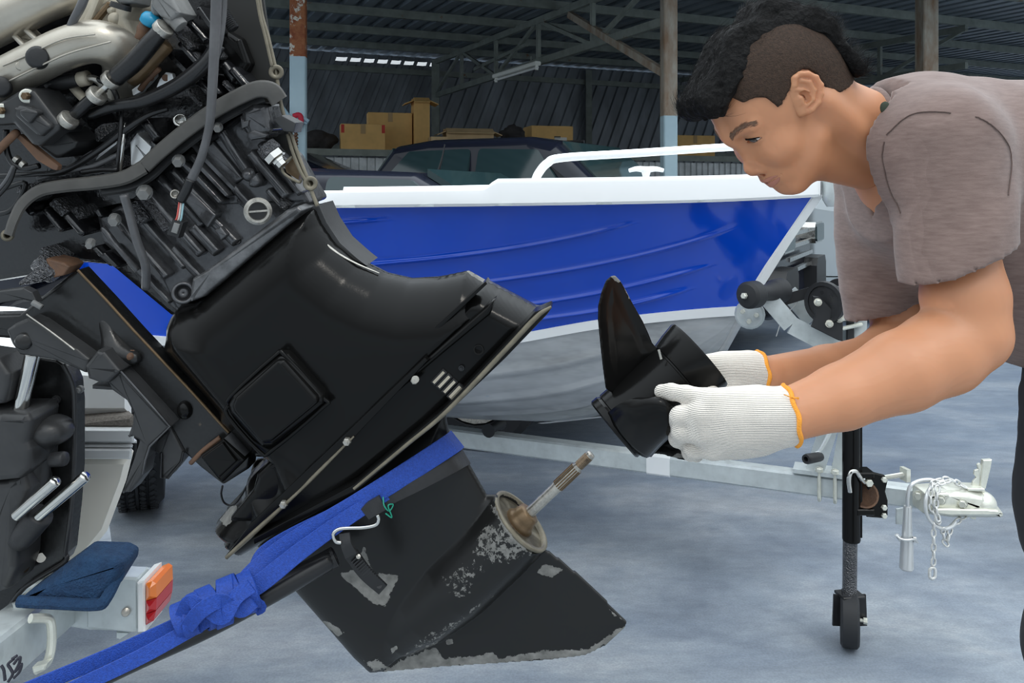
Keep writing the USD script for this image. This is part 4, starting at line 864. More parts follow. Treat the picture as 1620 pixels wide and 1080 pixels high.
# --- gear case: strut, torpedo, skeg
gp = [(704, 648), (712, 690), (742, 733), (770, 782), (784, 782), (862, 868), (884, 884), (925, 917), (992, 984), (984, 996), (955, 1020), (925, 1034), (870, 1041), (700, 1052), (620, 1059), (586, 1062), (560, 1038), (520, 992), (470, 935), (398, 850), (560, 760)]
gq = luv(gp); T1, T2 = luv([(823, 825), (612, 1026)]); ta = (T2 - T1); TLn = np.linalg.norm(ta); ta = ta / TLn; tp = np.array([-ta[1], ta[0]])
if (luv([(900, 980)])[0] - T1) @ tp < 0: tp = -tp
def f_gear(U, V, W):
    u2, v2 = U[:, :, 0], V[:, :, 0]; D = sd_poly(u2, v2, gq)
    s = (u2 - T1[0]) * ta[0] + (v2 - T1[1]) * ta[1]; d = (u2 - T1[0]) * tp[0] + (v2 - T1[1]) * tp[1]
    r = np.interp(s, [-.02, 0, .05, .16, .24, .30, .36], [.058, .0595, .062, .062, .052, .034, .0])
    torp = np.where(np.abs(d) < r, np.sqrt(np.maximum(r * r - d * d, 0)), -(np.abs(d) - r) * 1.0)
    e = np.clip(-D / .10, 0, 1); strut = np.where(d < .02, .031 * np.sqrt(np.maximum(1 - (1 - e) ** 2, 0)), -.02)
    e2 = np.clip(-D / .06, 0, 1); skeg = np.where(d > -.03,   .005 + .006 * e2, -.02)
    k = .012; a, b = np.maximum(strut, skeg), torp; hh = np.maximum(k - np.abs(a - b), 0) / k; t = np.maximum(a, b) + hh * hh * k * .25
    t = np.where(D > 0, -D, np.minimum(t, .006 - D * 2.5 + np.where((np.abs(d) < r + .004) & (s < .06), .06, 0)))
    f = np.abs(W) - t[:, :, None]
    hol = np.maximum(np.sqrt((d[:, :, None]) ** 2 + W ** 2) - .052, s[:, :, None] - .07)
    return np.maximum(f, -hol)
m = msdf(f_gear, gp, .085, .0027)
OS('gear_case', m, 'gear', [
    ([(768, 800), (786, 786), (862, 868), (840, 886), (800, 856)], .6, 12), ([(760, 815), (800, 826), (850, 880), (790, 905), (735, 880)], .49, 16), ([(690, 905), (745, 868), (790, 896), (740, 960), (690, 950)], .43, 16), ([(600, 1062), (660, 1005), (850, 890), (862, 884), (700, 1018), (690, 1040)], .44, 10),
    ([(600, 1066), (640, 1040), (690, 1022), (700, 1040), (760, 1035), (780, 1028), (790, 1040), (860, 1028), (930, 1026), (975, 995), (995, 985), (985, 1005), (925, 1040), (700, 1056)], .85, 9),
    ([(535, 908), (560, 900), (575, 860), (590, 905), (632, 908), (610, 960), (590, 955), (560, 930)], .85, 8), ([(505, 980), (525, 985), (545, 1000), (535, 1008)], .85, 6), ([(848, 905), (862, 890), (895, 900), (870, 915)], .85, 7), ([(962, 962), (975, 970), (985, 980), (970, 975)], .8, 5),
    ([(575, 1045), (600, 1040), (620, 1058), (588, 1064)], .7, 7), ([(618, 1026), (628, 1020), (630, 1026), (620, 1034)], .9, 3), ([(705, 1012), (716, 1010), (718, 1018), (706, 1020)], .85, 3)])
axp = lambda s, w=0: mto(np.array([T1 - ta * s]), w)[0]
axd = (axp(.1) - axp(0)) / .1
O('housing_rim', lathe(axp(-.004), axp(.1), [(0, .0535), (.003, .0595), (.0075, .0595), (.0085, .0525), (0, .0525)], 44), 'tan', True, label='worn bare rim of the exhaust outlet')
O('bearing_carrier', lathe(axp(-.06), axp(.1), [(0, .05), (.004, .05), (.006, .035), (.03, .03), (.05, .028), (.06, .026)], 36), 'rust', True)
O('seal_housing', lathe(axp(-.012), axp(.1), [(0, .026), (.012, .027), (.016, .023), (.022, .021), (.034, .019), (.036, .012)], 32), 'brown', True)
sh = [(-.01, .0092), (.085, .0092), (.088, .0098), (.135, .0098), (.137, .0078), (.166, .0078), (.169, .0065)]
o3 = O('propeller_shaft', lathe(axp(0), axp(.1), sh, 28), 'steel', True)
u_, v_, w_ = frame(axd); sp = []
for k in range(15):
    a = k / 15 * 2 * np.pi; q = u_ * math.cos(a) + v_ * math.sin(a); sp.append(bar(axp(.09) + q * .0095, axp(.134) + q * .0095, .0022, .0022, ref=q))
O('spline', sp, 'brown', parent=o3, kind='stuff')
O('thread', [lathe(axp(.139 + .0022 * k), axp(.3), [(0, .0077), (.0011, .0086), (.0022, .0077)], 20) for k in range(11)], 'brown', parent=o3, kind='stuff')
O('cotter_hole', lathe(axp(.158) + n3 * .0068, axp(.158) + n3, [(0, .002), (.0012, .002)], 10), 'black_plastic', parent=o3)

# --- powerhead: dark core, crankcase
core = [(-150, -120), (350, -120), (368, 40), (392, 150), (415, 235), (460, 318), (440, 345), (318, 440), (285, 500), (268, 500), (172, 420), (120, 415), (90, 430), (-150, 470)]
O('engine_block', mpr(core, -.005, -.11, .01), 'black2')
O('cowl_pan', mpr([(340, -60), (408, -60), (424, 50), (437, 115), (447, 185), (486, 290), (505, 326), (470, 330), (430, 240), (400, 150), (350, 60)], .0, -.006, .001), 'cowl')
O('cowl_edge', mtube([(408, -20, .05), (414, 22, .05), (424, 58, .05), (434, 100, .05), (437, 114, .05), (442, 150, .05), (448, 178, .05), (458, 205, .05), (470, 240, .05), (486, 282, .05), (494, 305, .05), (502, 326, .05)], 4.2, n=8, flat=.7), 'tan', True)
O('cowl_edge_lip', mtube([(404, -20, .06), (411, 24, .06), (420, 60, .06), (430, 104, .06)], 2.4, n=8), 'tan', True)
for x, y in ((437, 114), (491, 290)): O('cowl_lug', lathe(mp(x, y, .045), mp(x, y, .07), [(0, .004), (0, .010), (.002, .0115), (.010, .0115), (.012, .010), (.012, .0045), (0, .004)], 22), 'tan', True)
O('cowl_bracket', mtube([(455, 212, .055), (463, 240, .055), (476, 272, .055), (487, 290, .055)], 2.6, n=8), 'tan', True)
O('cowl_latch_box', mpr([(432, 190), (445, 182), (468, 194), (464, 210), (448, 208)], .075, .04, .004), 'bracket_grey')
O('vent_scoop', mtube([(462, 248, .05), (447, 262, .055), (450, 275, .055), (472, 288, .055), (476, 284, .05)], 2.2, n=8), 'tan', True)
O('vent_scoop_inside', mpr([(463, 250), (450, 263), (453, 273), (472, 285), (474, 275)], .042, .03, .001), 'brown')
crank = [(262, 262), (330, 215), (400, 165), (420, 215), (452, 250), (494, 322), (468, 332), (300, 470), (282, 500), (160, 385), (150, 340), (200, 320)]
O('crankcase', mpr(crank, .022, -.06, .010, 5), 'casting')
def ridge(x0, y0, x1, y1, wpx, h, mt='casting', base=.012, r=3):
    d = np.array([x1 - x0, y1 - y0], float); L = np.linalg.norm(d); d /= L; p = np.array([-d[1], d[0]]) * wpx / 2; a, b = np.array([x0, y0]), np.array([x1, y1])
    O('crankcase_rib' if mt == 'casting' else 'pitted_rib', mpr([tuple(q) for q in (a - p, b - p, b + p, a + p)], base + h, base - .01, min(.007, h * .45), r), mt, 50)
for R in ((346, 208, 394, 280, 15, .034), (392, 240, 452, 312, 15, .036), (408, 226, 474, 308, 12, .03), (286, 256, 350, 322, 9, .038), (298, 246, 361, 312, 9, .038), (310, 238, 372, 302, 8, .03), (268, 268, 338, 340, 13, .032), (246, 280, 318, 358, 14, .026),
          (222, 300, 316, 404, 15, .036), (196, 318, 290, 425, 10, .028), (172, 338, 262, 440, 12, .034), (318, 334, 372, 386, 17, .024), (300, 358, 342, 402, 17, .03), (268, 392, 320, 446, 14, .024), (366, 296, 398, 330, 14, .03), (180, 388, 268, 480, 9, .02), (300, 226, 330, 258, 10, .03), (420, 300, 446, 328, 10, .03)):
    ridge(*R)
for R in ((204, 322, 226, 352, 20, .04, 'crackle'), (222, 310, 262, 365, 14, .044, 'crackle'), (378, 310, 398, 330, 22, .02, 'crackle'), (438, 318, 452, 330, 14, .03, 'crackle'), (360, 372, 376, 386, 8, .02, 'crackle')): ridge(*R)
O('web_plate', mpr([(322, 232), (336, 222), (386, 282), (356, 302), (318, 262)], .030, .01, .005, 3), 'casting', 50)
O('cover_plate', mpr([(278, 304), (292, 292), (342, 340), (328, 362)], .046, .02, .004, 2), 'casting', 50)
O('square_pad', mpr([(337, 364), (348, 358), (360, 372), (349, 382)], .045, .02, .004, 2), 'casting', 50)
O('elbow_pad', mpr([(392, 278), (404, 274), (412, 288), (404, 298), (390, 296)], .058, .02, .008, 4), 'casting', 50)
O('round_boss', lathe(mp(394, 276, .05), mp(394, 276, .08), [(0, .011), (.008, .009), (.012, .0)], 16), 'casting', True)
O('mount_flange', mpr([(303, 441), (330, 425), (452, 333), (470, 326), (479, 333), (466, 346), (322, 470), (298, 479)], .062, -.02, .006, 2), 'flange', 50)
O('drain_plug', [lathe(mp(408, 334, .062), mp(408, 334, .09), [(0, .0215), (.006, .0215), (.009, .018), (.009, .0145), (.002, .0135), (.002, 0)], 36)], 'steel')
O('plug_hollow', lathe(mp(408, 334, .0645), mp(408, 334, .09), [(0, .0133), (.001, .0133)], 24), 'black_plastic')
O('plug_blade', bar(mp(389, 335.5, .073), mp(427, 332.5, .073), .002, .003), 'steel')
O('flange_boss', lathe(mp(290, 463, .04), mp(290, 463, .09), [(0, .0185), (.026, .0185), (.029, .016), (.029, .0125), (.016, .0120), (.016, .009), (.022, .0085), (.022, .003), (.018, 0)], 32), 'casting', True)
O('oil_filter_block', mpr([(380, 175), (398, 162), (420, 165), (430, 205), (420, 215), (395, 222), (378, 200)], .075, .0, .010, 4), 'casting', 50)
O('sensor_block', mpr([(388, 210), (402, 205), (424, 213), (420, 218), (396, 222)], .078, .03, .004), 'casting')
O('tee_slot', mpr([(380, 184), (386, 192), (394, 190), (392, 200), (382, 204)], .079, .06, .002), 'casting')
sd = mp(450, 262, .05) - mp(418, 226, .05); sd /= np.linalg.norm(sd)
bs = mp(420, 230, .06)
O('sensor_body', lathe(bs, bs + sd, [(0, .016), (.012, .018), (.016, .017)], 20), 'crackle')
O('brass_sensor', [lathe(bs + sd * .014, bs + sd, [(0, .015), (.003, .0165), (.003, .0165)], 6), lathe(bs + sd * .017, bs + sd, [(0, .0165), (.010, .0165), (.012, .013)], 6), lathe(bs + sd * .029, bs + sd, [(0, .010), (.004, .010), (.004, .008), (.012, .008), (.013, .006)], 6)], 'chrome')
# --- grey gasket band
gb = [(14, 372), (22, 348), (36, 322), (62, 302), (100, 294), (150, 289), (196, 281), (228, 264), (258, 236), (300, 202), (340, 174), (380, 152), (408, 141), (430, 144), (442, 160)]
def bandpoly(pts, w0, w1=None):
    c = catmull(np.array(pts, float), 5); d = np.gradient(c, axis=0); d /= np.linalg.norm(d, axis=1, keepdims=True); n = np.column_stack([-d[:, 1], d[:, 0]]); w = np.linspace(w0, w1 or w0, len(c))[:, None] / 2
    return np.vstack([c - n * w, (c + n * w)[::-1]])
def mband(pts, w0, w1, wf, wb, mt, name, bev=.004):
    """A moulded band that follows a path and keeps one width."""
    c = catmull(np.array(pts, float), 5); d = np.gradient(c, axis=0); d /= np.linalg.norm(d, axis=1, keepdims=True); n = np.column_stack([-d[:, 1], d[:, 0]]); w = np.linspace(w0, w1, len(c))[:, None] / 2
    L, R_ = c - n * w, c + n * w; b = bev / .00105; rings = []
    for l, r in zip(L, R_):
        t = (r - l) / np.linalg.norm(r - l)
        rings.append([mp(*l, wb), mp(*l, wf - bev), mp(*(l + t * b), wf), mp(*(r - t * b), wf), mp(*r, wf - bev), mp(*r, wb)])
    O(name, loft(rings), mt, 40)
mband(gb[:8], 17, 24, .092, .03, 'rubber', 'cowl_seal'); mband(gb[7:], 24, 29, .092, .03, 'rubber', 'cowl_seal')
mband([(x + 10, y + 15) for x, y in gb[5:13]], 14, 16, .07, .03, 'bracket_grey', 'seal_channel')
O('seal_lug', lathe(mp(12, 372, .06), mp(12, 372, .09), [(0, .004), (0, .010), (.012, .010), (.012, .004), (0, .004)], 20), 'tan', True)
for x, y, r in ((229, 303, 10), (283, 253, 8), (182, 346, 8), (144, 383, 6), (345, 200, 6)):
    ax = n3 + .5 * np.array([.7, 0, -.6]); ax /= np.linalg.norm(ax)
    O('hex_bolt', [hexnut(mp(x, y, .075), ax, r * .00105, .016), lathe(mp(x, y, .07), mp(x, y, .07) + ax, [(0, r * .00125), (.005, r * .00125)], 18)], 'grey_plastic')
O('clip_ring', lathe(mp(277, 307, .07), mp(277, 307, .09), [(0, .007), (.004, .0075), (.004, .005), (0, .005)], 18), 'steel', True)
# --- hoses and cables
def hose(pts, r, mt='hose', name='hose', **k): return O(name, mtube(pts, r, n=14, **k), mt, True)
hose([(343, -20, .12), (341, 40, .12), (338, 100, .125), (334, 170, .125), (330, 205, .12), (318, 250, .115), (302, 285, .11), (288, 314, .105)], [7.5, 7.5, 7, 6.5, 6, 6, 6.5, 6.5], 'cable', 'cable_sleeve')
hose([(354, -20, .11), (353, 20, .11), (349, 55, .112), (342, 90, .115)], 5, 'cable', 'cable_sleeve')
hose([(302, 283, .112), (295, 300, .11), (286, 317, .107)], 7.2, 'hose', 'cable_boot')
for dx, mt in ((-3, 'wire_red'), (0, 'wire_white'), (3.5, 'wire_blue')): O('wire', mtube([(288 + dx, 312, .105), (286 + dx, 325, .108), (283 + dx * 1.1, 345, .105), (278 + dx * 1.6, 352, .1)], 1.5, n=7), mt, True, label={'wire_red': 'red wire', 'wire_white': 'pale wire', 'wire_blue': 'pale blue wire'}[mt])
O('connector', mpr([(272, 347), (290, 352), (282, 377), (263, 371)], .108, .092, .002), 'black_plastic')
O('connector_tab', mpr([(275, 352), (284, 355), (279, 370), (270, 367)], .111, .10, .001), 'grey_plastic')
hose([(345, 70, .07), (330, 95, .075), (300, 122, .08), (268, 142, .08), (225, 160, .08), (180, 168, .078), (140, 182, .07)], [11, 11.5, 11.5, 11, 10, 9, 8])
hose([(258, 44, .10), (240, 66, .105), (212, 98, .105), (182, 124, .10)], [11, 13, 14, 13], 'hose', 'fat_hose')
hose([(155, 148, .09), (130, 170, .09), (108, 192, .085)], 9, 'hose', 'breather_hose')
hose([(182, 124, .10), (170, 135, .10), (156, 148, .095)], 5, 'chrome', 'hose_joiner')
for x, y in ((176, 127), (153, 151), (108, 190), (258, 46)):
    a = mp(x, y, .10); b = mp(x - 8, y + 8, .098); d = (b - a) / np.linalg.norm(b - a)
    O('hose_clamp', lathe(a - d * .006, b, [(0, .013), (.001, .0155), (.011, .0155), (.012, .013)], 20), 'steel', True)
hose([(265, 172, .06), (235, 182, .065), (200, 205, .065), (160, 235, .065), (125, 258, .06), (95, 272, .06), (60, 275, .06), (0, 278, .06)], [4, 4.5, 5, 5, 5, 4.5, 4, 4], 'hose', 'thin_hose')
hose([(186, 245, .055), (150, 262, .055), (120, 268, .055), (60, 282, .05)], 4, 'cable', 'thin_hose')
hose([(193, 170, .06), (191, 205, .07), (188, 240, .07), (186, 275, .06)], 3, 'hose', 'wire_loom')
hose([(197, 195, .06), (194, 230, .07), (190, 270, .06)], 2.5, 'chrome', 'wire_loom')
hose([(186, 268, .065), (160, 268, .06), (130, 272, .06)], 4, 'hose', 'wire_loom')
hose([(196, 308, .09), (204, 335, .085), (216, 380, .08), (230, 420, .07), (231, 455, .05)], 6.5, 'cable', 'drain_tube')
hose([(163, 360, .05), (190, 395, .055), (218, 428, .05)], 5, 'casting', 'linkage_rod')
hose([(183, 180, .05), (186, 160, .06), (178, 140, .06), (160, 128, .06), (140, 122, .06)], 4, 'hose', 'thin_hose')
hose([(75, 130, .03), (76, 150, .04), (72, 175, .03)], 3, 'hose', 'thin_hose')
O('bypass_pipe', mtube([(112, 128, .04), (118, 140, .045), (135, 158, .05)], 7, n=12), 'cream', True)
hose([(78, 131, .05), (100, 130, .06), (126, 125, .06)], 11, 'rubber_dark', 'coolant_hose')
O('hose_band', mtube([(126, 126, .06), (140, 123, .06)], 11.5, n=16, smooth=0), 'cream', True)
O('elbow_pipe', mtube([(138, 124, .06), (150, 125, .06), (160, 133, .055), (164, 146, .05)], 5.5), 'steel', True)
hose([(0, 300, .04), (40, 290, .05), (20, 330, .045), (-10, 340, .04)], 4, 'hose', 'wire_loom')
# --- silver intake runners, cream casting
run = lambda pts, r: mtube(pts, r, n=24, smooth=8)
O('intake_runner', run([(-60, 160, .05), (0, 128, .07), (55, 100, .08), (105, 76, .085), (150, 66, .08), (185, 78, .06), (200, 105, .03), (196, 140, -.01)], [31, 31, 31, 31, 32, 33, 34, 34]), 'aluminium', True)
O('intake_runner', run([(-70, 70, .03), (-10, 40, .05), (40, 14, .055), (90, -8, .05), (130, -20, .03)], 33), 'aluminium', True)
O('runner_rib', mtube([(5, 104, .108), (50, 84, .117), (100, 62, .122), (150, 54, .118)], 1.4, n=6), 'aluminium', True); O('runner_rib', mtube([(15, 128, .11), (60, 106, .119), (110, 84, .124), (175, 66, .113)], 1.4, n=6), 'aluminium', True)
O('runner_web', mpr([(14, 55), (36, 42), (62, 66), (38, 80)], .05, .02, .006, 3), 'cream', 50)
for a in ((22, 55, 44, 78), (38, 44, 64, 68)): O('web_bar', mtube([(a[0], a[1], .06), (a[2], a[3], .065)], 4.5, n=10, smooth=0), 'aluminium', True)
O('runner_boss', lathe(mp(33, 104, .105), mp(33, 104, .13), [(0, .0075), (.006, .0075), (.007, .006), (.007, 0)], 18), 'aluminium', True)
O('rubber_stopper', lathe(mp(62, 92, .10), mp(55, 86, .16), [(0, .018), (.012, .018), (.022, .0165), (.027, .0155), (.029, .012), (.029, 0)], 24), 'rubber_dark', True)
O('rubber_stopper', lathe(mp(2, 138, .10), mp(-4, 132, .16), [(0, .016), (.02, .0155), (.024, .012), (.024, 0)], 24), 'rubber_dark', True)
O('valve_cover', mpr([(110, 40), (140, -30), (215, -30), (212, 10), (200, 30), (212, 62), (190, 55), (150, 46)], .055, .0, .008, 4), 'cream', 50)
O('cover_web', mpr([(128, 36), (150, -10), (160, -8), (140, 42)], .066, .04, .004), 'cream'); O('cover_web', mpr([(140, 34), (168, 2), (176, 6), (150, 38)], .064, .04, .004), 'brown')
O('cover_screw', lathe(mp(176, 16, .055), mp(176, 16, .07), [(0, .007), (.005, .006), (.006, 0)], 16), 'cream', True)
O('cover_boss', lathe(mp(182, 30, .052), mp(182, 30, .07), [(0, .0115), (.006, .010), (.007, 0)], 18), 'cream', True)
O('fuel_pipe', mtube([(140, -20, .10), (128, 10, .105), (115, 35, .10), (107, 55, .09)], [6.5, 6.5, 6, 5.5], n=12), 'cable', True)
O('injector_body', mpr([(182, -20), (212, -20), (208, 4), (190, 8), (180, 0)], .085, .03, .006, 3), 'grey_plastic', 50)
O('injector_ring', lathe(mp(192, 6, .08), mp(190, 14, .08), [(0, .015), (.008, .016)], 20), 'black_plastic')
O('blue_cap', lathe(mp(243, 22, .09), mp(234, 44, .085), [(0, .006), (.003, .013), (.008, .0155), (.016, .0155), (.019, .012), (.02, .0)], 24), 'teal', True, label='bright blue plastic cap')
O('copper_fitting', lathe(mp(232, 40, .08), mp(225, 58, .08), [(0, .011), (.008, .012), (.016, .010), (.024, .010)], 16), 'rust', True)
O('regulator', [mpr([(238, -20), (262, -20), (285, 20), (270, 34), (252, 26), (236, 8)], .105, .05, .006, 2), mpr([(236, 4), (250, 0), (252, 22), (242, 26), (236, 18)], .095, .05, .006, 3)], 'grey_plastic', 50)
O('regulator_end', lathe(mp(268, 22, .09), mp(290, 46, .09), [(0, .012), (.012, .0125), (.014, .0115), (.026, .0115), (.027, .010), (.027, 0)], 22), 'grey_plastic', True)
O('regulator_nut', lathe(mp(280, 36, .09), mp(291, 47, .09), [(0, .0105), (.008, .0105)], 6), 'rust')
O('relay_cylinder', mlathe((262, 66, .075), (205, 128, .07), [(0, .010), (.003, .016), (.070, .016), (.086, .013)]), 'brown', True)
O('exhaust_gasket', mpr([(232, 112), (244, 108), (246, 120), (236, 132), (222, 146), (210, 152), (208, 142), (222, 132)], .055, .045, .001, 1.5), 'plug'); O('gasket_lobe', mpr([(252, 126), (262, 114), (272, 116), (275, 126), (262, 136), (246, 140)], .056, .046, .001, 1.5), 'plug')
for x, y in ((238, 123), (262, 123)): O('gasket_hole', lathe(mp(x, y, .056), mp(x, y, .06), [(0, .0055), (.0015, .0055)], 16), 'rust')
O('gasket_stud', mtube([(252, 108, .065), (232, 128, .06), (222, 142, .055)], 4.5, n=10), 'rust', True)
rr = np.random.default_rng(11)
for k, (x0, y0, x1, y1, w_px, hh) in enumerate(((268, 40, 300, 78, 12, .07), (280, 66, 310, 100, 9, .07), (292, 30, 326, 66, 14, .06), (300, 84, 326, 112, 12, .065), (258, 76, 300, 120, 7, .055), (310, 10, 340, 52, 8, .06), (318, 60, 345, 92, 10, .05), (308, 128, 336, 156, 12, .06), (318, 118, 350, 150, 9, .05), (290, 138, 318, 168, 8, .05), (348, 100, 372, 128, 16, .045), (362, 108, 392, 140, 14, .05), (350, 128, 372, 150, 8, .05), (224, 190, 248, 222, 16, .055), (212, 226, 238, 258, 14, .045), (170, 250, 186, 268, 9, .05), (236, 222, 252, 246, 10, .05),
        (30, 318, 50, 340, 12, .05), (78, 318, 100, 340, 14, .06), (66, 330, 96, 366, 10, .055), (100, 340, 130, 372, 12, .06), (112, 330, 126, 346, 12, .05), (150, 330, 160, 345, 9, .05), (60, 290, 80, 300, 10, .06), (26, 296, 46, 318, 16, .05), (146, 392, 176, 420, 10, .04), (160, 400, 186, 424, 8, .05), (60, 395, 90, 412, 9, .04))):
    ridge(x0, y0, x1, y1, w_px, hh, 'black2' if k % 3 else 'crackle', .0)
O('alloy_face', mpr([(205, 225), (216, 210), (240, 232), (228, 262), (206, 262)], .045, .01, .003), 'plug'); O('alloy_face', mpr([(148, 205), (160, 196), (184, 193), (184, 204), (152, 226)], .05, .02, .003, 2), 'crackle')
O('alloy_face', mpr([(158, 240), (186, 220), (184, 228), (150, 255)], .045, .02, .002), 'plug')
O('eye_bolt', lathe(mp(285, 190, .06), mp(285, 190, .08), [(0, .007), (0, .010), (.005, .0105), (.005, .007), (0, .007)], 20), 'chrome', True)
O('strainer_spring', [lathe(mp(352 + 1.7 * k, 18 + 2.6 * k, .05), mp(372, 48, .05), [(0, .008), (.0015, .0095), (.003, .008)], 14) for k in range(11)], 'black_plastic', kind='stuff')
O('flywheel_shroud', mpr([(345, 40), (380, 60), (396, 100), (380, 130), (355, 128), (340, 100)], .02, -.02, .01, 5), 'black', 50)
# cover with the D shaped boss on the left
O('module_cover', mpr([(-30, 176), (0, 160), (36, 138), (52, 142), (95, 196), (92, 206), (62, 232), (50, 230), (20, 196), (-30, 200)], .115, .05, .007, 4), 'bracket_grey', 50)
O('module_boss', mpr([(20, 170), (28, 166), (46, 168), (78, 196), (80, 202), (64, 216), (56, 214), (22, 184)], .124, .10, .006, 3), 'bracket_grey', 50)
O('module_dome', mpr([(29, 174), (40, 170), (54, 174), (60, 178), (46, 196), (40, 192), (30, 182)], .130, .11, .004, 3), 'bracket_grey', 50)
O('module_body', mpr([(60, 232), (96, 200), (122, 224), (118, 234), (92, 250), (84, 250)], .085, .02, .006, 3), 'black_plastic', 50)
O('module_flange', mpr([(22, 214), (30, 212), (92, 262), (90, 270), (82, 268), (58, 254)], .095, .085, .002, 2), 'rust')
O('module_disc', lathe(mp(106, 205, .07), mp(112, 214, .07), [(0, .022), (.006, .022), (.008, .018)], 24), 'black_plastic')
for x, y in ((43, 152), (3, 175)):
    O('zinc_washer', lathe(mp(x, y, .114), mp(x, y, .13), [(0, .0112), (.003, .0112), (.0035, .009)], 28), 'zinc', True); O('flange_nut', hexnut(mp(x, y, .117), n3, .0062, .008), 'brown')
hose([(-10, 245, .09), (20, 215, .10), (26, 210, .09)], 6, 'rust', 'rusty_pipe')
hose([(10, 205, .08), (10, 235, .08), (20, 258, .08), (40, 266, .08), (62, 262, .08)], 4.5, 'hose', 'thin_hose')
O('band_clamp', [lathe(mp(x, y, .08), mp(x + 6, y + 5, .08), [(0, .006), (.004, .0065), (.007, .006)], 14) for x, y in ((24, 250), (34, 258))], 'steel')
hose([(-10, 310, .08), (10, 285, .085), (22, 262, .085)], 3, 'cable', 'cable_tie'); hose([(-10, 318, .08), (14, 290, .085), (24, 264, .085)], 3, 'hose', 'wire_loom')
# --- swivel and clamp brackets
beam = [(-60, 500), (30, 498), (64, 470), (104, 438), (123, 426), (168, 474), (213, 524), (300, 616), (362, 684), (396, 712), (393, 742), (352, 768), (316, 740), (290, 716), (268, 676), (178, 580), (130, 560), (60, 540), (-60, 530)]
O('swivel_bracket', mpr(beam, .045, .015, .006, 3), 'bracket', 50)
O('swivel_edge', mtube([(123, 427, .045), (168, 474, .045), (213, 524, .045), (300, 616, .045), (362, 684, .045)], 2.2, n=6, smooth=0), 'brown', True)
m = surfnet(lambda X, Y, Z: smin(sd_seg(X, Y, Z, mp(168, 510, .035), mp(185, 560, .045), .012, .018), sd_seg(X, Y, Z, mp(185, 555, .04), mp(212, 566, .05), .018, .012), .02), mp(188, 540, .04) - .09, mp(188, 540, .04) + .09, .004)
O('grease_boss', m, 'bracket', True); O('grease_nipple', lathe(mp(207, 564, .05), mp(207, 564, .07), [(0, .013), (.006, .011), (.009, .007), (.014, .004), (.016, 0)], 16), 'rust', True)
O('pivot_lug', surfnet(lambda X, Y, Z: sd_ell(X, Y, Z, mp(293, 648, .045), (.013, .013, .016)), mp(293, 648, .045) - .03, mp(293, 648, .045) + .03, .003), 'black', True)
O('mount_rubber', mtube([(358, 690, .05), (386, 722, .05)], 15, n=20, smooth=0), 'rubber_dark', True)
O('mount_block', mpr([(314, 722), (352, 694), (388, 728), (350, 766)], .070, .0, .006, 2), 'black', 50); O('mount_face', mpr([(318, 724), (351, 700), (374, 730), (346, 756)], .076, .06, .003, 2), 'black', 50)
O('rusty_rim', mtube([(302, 732, .055), (322, 712, .06), (348, 692, .055)], 4, n=8), 'rust', True)
hose([(352, 768, .05), (350, 782, .05), (356, 796, .045), (372, 796, .04), (392, 766, .04)], 1.6, 'hose', 'earth_wire')
O('cylinder_arm', mpr([(8, 522), (22, 512), (44, 503), (60, 510), (120, 552), (142, 568), (136, 592), (110, 580), (84, 570), (60, 566), (30, 562), (18, 545)], .075, .03, .006, 3), 'bracket_grey', 50)
O('arm_edge', mtube([(42, 497, .08), (80, 524, .08), (118, 553, .08)], 1.5, n=6), 'steel', True)
O('pivot_bolt', lathe(mp(39, 539, .072), mp(39, 539, .09), [(0, .014), (.004, .0145), (.010, .0125), (.011, .006), (.011, 0)], 20), 'bracket', True)
O('stop_block', mpr([(133, 579), (152, 555), (163, 557), (190, 587), (172, 605), (160, 608), (138, 600)], .088, .02, .007, 2), 'bracket_grey', 50)
O('stop_pad', mpr([(146, 609), (180, 612), (181, 617), (146, 615)], .07, .03, .001), 'rubber_dark')
O('hook_plate', mpr([(189, 588), (269, 675), (236, 706), (230, 727), (226, 752), (206, 779), (192, 781), (213, 719), (220, 697), (211, 691), (201, 692), (209, 669), (210, 653), (200, 634), (176, 617), (170, 604)], .078, .045, .004, 1), 'bracket_grey', 50)
O('hook_rim', mtube([(190, 586, .08), (230, 630, .08), (269, 674, .08), (237, 706, .08), (230, 728, .08), (226, 750, .078)], 1.8, n=6, smooth=0), 'casting', True)
O('link_plate', mpr([(269, 676), (290, 715), (286, 732), (266, 756), (254, 756), (255, 720), (240, 714), (238, 706)], .05, .02, .004, 1), 'bracket_grey', 50)
O('link_rim', mtube([(255, 716, .052), (255, 755, .052), (266, 756, .052), (287, 730, .052), (290, 714, .052)], 2, n=6, smooth=0), 'bracket', True)
O('release_lever', mpr([(-40, 463), (0, 460), (36, 455), (50, 462), (58, 478), (52, 480), (36, 474), (0, 480), (-40, 484)], .085, .07, .003, 1), 'bracket_grey', 50)
O('lever_pin', mtube([(52, 478, .085), (66, 486, .085)], 4.5, smooth=0), 'grey_plastic', True)
O('pitted_bracket', mpr([(28, 447), (56, 424), (72, 440), (66, 446), (30, 452)], .07, .03, .003, 1), 'crackle', 50)
O('pivot_tube', mlathe((60, 412, .05), (92, 440, .05), [(0, .014), (.003, .016), (.035, .016), (.04, .013)]), 'crackle', True)
O('rusty_strap', mpr([(70, 408), (100, 415), (110, 422), (100, 436), (84, 440)], .06, .02, .003, 2), 'rust', 50)
O('clamp_plate', mpr([(-60, 560), (60, 566), (88, 570), (104, 580), (115, 606), (118, 640), (118, 740), (114, 800), (106, 875), (100, 890), (60, 915), (30, 935), (10, 965), (-60, 985)], .0, -.03, .004, 2), 'bracket', 50)
